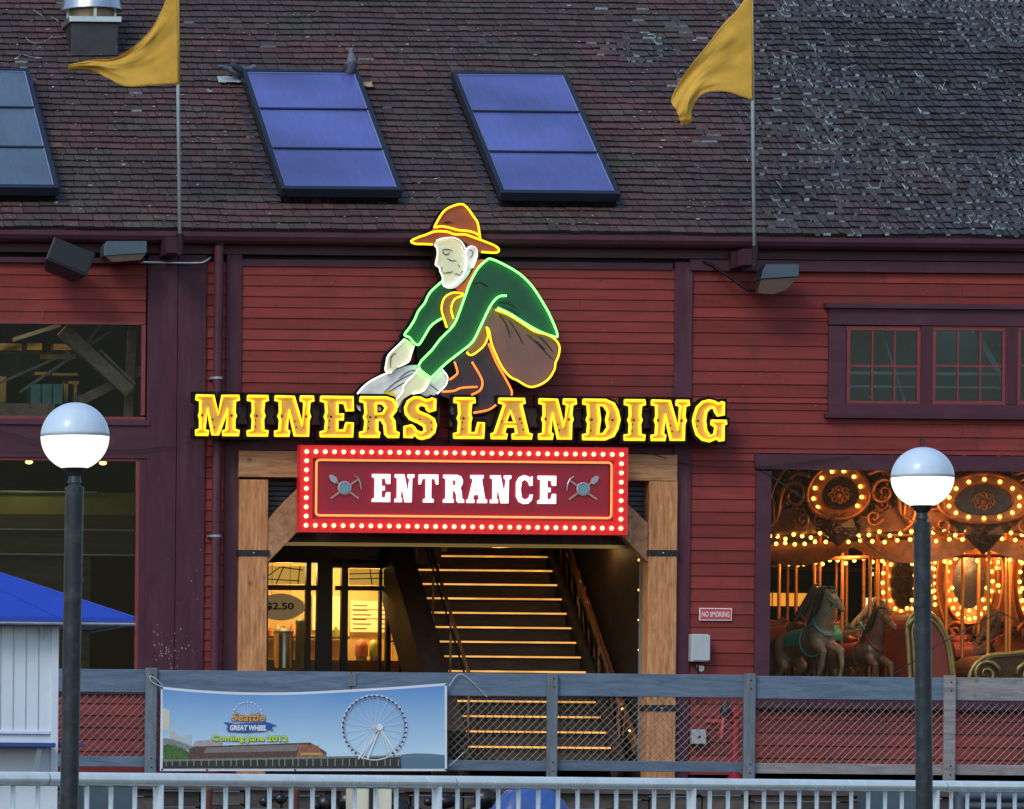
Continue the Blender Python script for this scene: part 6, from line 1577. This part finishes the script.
lowbox('utility_cabinet', 'low slate blue cabinet behind the railing below the left fence post', 'cabinet', 84, 786, 137, 809, 'slatec')
for px_, lab in ((208,'thin rust red post behind the railing under the left half of the banner'),(295,'thin rust red post behind the railing under the middle of the banner')):
    a = P3(px_, 790, -3.6); q = MB(); q.lathe([(.05,0),(.05,.98),(.06,1.0),(.06,1.03),(0,1.05)], (a.x,-3.6,-1.2), 14); tag(q.build('bollard', M['rust'], None, auto=40), lab, 'bollard', 'rust red bollards')
a = P3(530, 786, -4.2); tm = MB(); n = 20
vs = []
for i in range(n+1):
    for j in range(n+1):
        u, v = i/n*2-1, j/n*2-1; h_ = 1.08*(1-abs(u)**3.2*.85)*(1-abs(v)**4*.5)+.06*mnoise.noise(Vector((u*4,v*4,1)))
        vs.append((a.x+u*.62, -4.2+v*.4, -1.2+max(0,h_)))
tm.add(vs, [(i*(n+1)+j, (i+1)*(n+1)+j, (i+1)*(n+1)+j+1, i*(n+1)+j+1) for i in range(n) for j in range(n)])
to = tm.build('tarpaulin', M['tarp'], None, smooth=True, loc=(a.x,-4.2,-1.2)); tag(to, 'rumpled blue tarpaulin heap behind the railing under the stair', 'tarpaulin')
pp = MB()
for k, (zz, r_) in enumerate(((P(990,796,-3.3)[1], .06),(P(990,806,-3.3)[1], .05))): pp.tube([(P(957,796,-3.3)[0],-3.3+.02*k,zz),(P(1180,796,-3.3)[0],-3.3+.02*k,zz)], r_, 12)
pp.tube([(P(957,796,-3.3)[0]+.03,-3.3,P(990,796,-3.3)[1]),(P(957,796,-3.3)[0]+.03,-3.3,-1.2)], .06, 12); pp.tube([(P(1100,796,-3.3)[0]+.03,-3.3,P(990,796,-3.3)[1]),(P(1100,796,-3.3)[0]+.03,-3.3,-1.2)], .05, 12)
tag(pp.build('pipework', M['slatec'], None, auto=40), 'pair of slate blue pipes running right behind the railing at the right edge', 'pipe')
bgm = MB()
for k in range(60):
    px_ = random.choice([random.uniform(215,350), random.uniform(396,498)]); p = P3(px_, 800, random.uniform(-3.4,-3.0)); bgm.sphere(Vector((p.x, p.y, -1.2+random.uniform(0,.95))), random.uniform(.06,.16), 8, sc=(1,.7,random.uniform(.5,1)))
M['bag'] = mat('black_plastic', (.012,.012,.014), .25, noise=.3, bump=.6, nscale=12)
tag(bgm.build('debris_heap', M['bag'], None, smooth=True, loc=(P(350,800,-3.2)[0],-3.2,-1.2)), 'dark glossy heaps of bagged material against the deck bulkhead', 'debris', kind='stuff')

sp = MB()
for i in range(42):    # droppings spattered on the left plum pier
    q = P3(random.gauss(170,9), min(668, random.gauss(652,10)), -.052); sp.sphere(q, random.uniform(.003,.011), 6, sc=(1,.3,1.3), c=(.26,.24,.24))
for i in range(20):
    q = P3(random.uniform(150,203), random.uniform(520,668), -.052); sp.sphere(q, random.uniform(.002,.006), 6, sc=(1,.3,1.3), c=(.4,.4,.4))
sp.build('wall_spatter', M['drop'], B)['kind'] = 'stuff'
# ================================================================== WORLD, SUN, CAMERA
w = bpy.data.worlds.new("World"); S.world = w; w.use_nodes = True; nt = w.node_tree; bg = nt.nodes['Background']
sky = nt.nodes.new('ShaderNodeTexSky'); sky.sky_type = 'NISHITA'; sky.sun_disc = False
SE, SR = radians(40), radians(222)
sky.sun_elevation = SE; sky.sun_rotation = SR; sky.air_density = 1.4; sky.dust_density = 1.2; sky.ozone_density = 3.0
nt.links.new(sky.outputs[0], bg.inputs[0]); bg.inputs[1].default_value = .15
sl = bpy.data.lights.new('sun', 'SUN'); sl.energy = .95; sl.angle = radians(18); sl.color = (1,.95,.90)
so = bpy.data.objects.new('sun', sl); C.objects.link(so)
dv = Vector((sin(SR)*cos(SE), cos(SR)*cos(SE), sin(SE))); so.rotation_euler = dv.to_track_quat('Z', 'Y').to_euler(); so.location = dv*50
cam = bpy.data.cameras.new('camera'); co_ = bpy.data.objects.new('camera', cam); C.objects.link(co_); S.camera = co_
cam.sensor_width = 36; cam.sensor_fit = 'HORIZONTAL'; cam.lens = F*36/1024
cam.shift_x = (512-U0)/1024; cam.shift_y = (V0-404.5)/1024; cam.clip_start = .5; cam.clip_end = 4000
co_.matrix_world = Matrix.Translation(CAM) @ Matrix.Rotation(radians(90), 4, 'X') @ Matrix.Rotation(RHO, 4, 'Z')
vs_ = S.view_settings; vs_.view_transform = 'Standard'; vs_.look = 'None'; vs_.exposure = .22; vs_.gamma = 1; vs_.use_curve_mapping = False
S.cycles.use_denoising = True; S.cycles.max_bounces = 7; S.cycles.transparent_max_bounces = 12; S.cycles.caustics_reflective = False; S.cycles.caustics_refractive = False
S.cycles.sample_clamp_indirect = 4
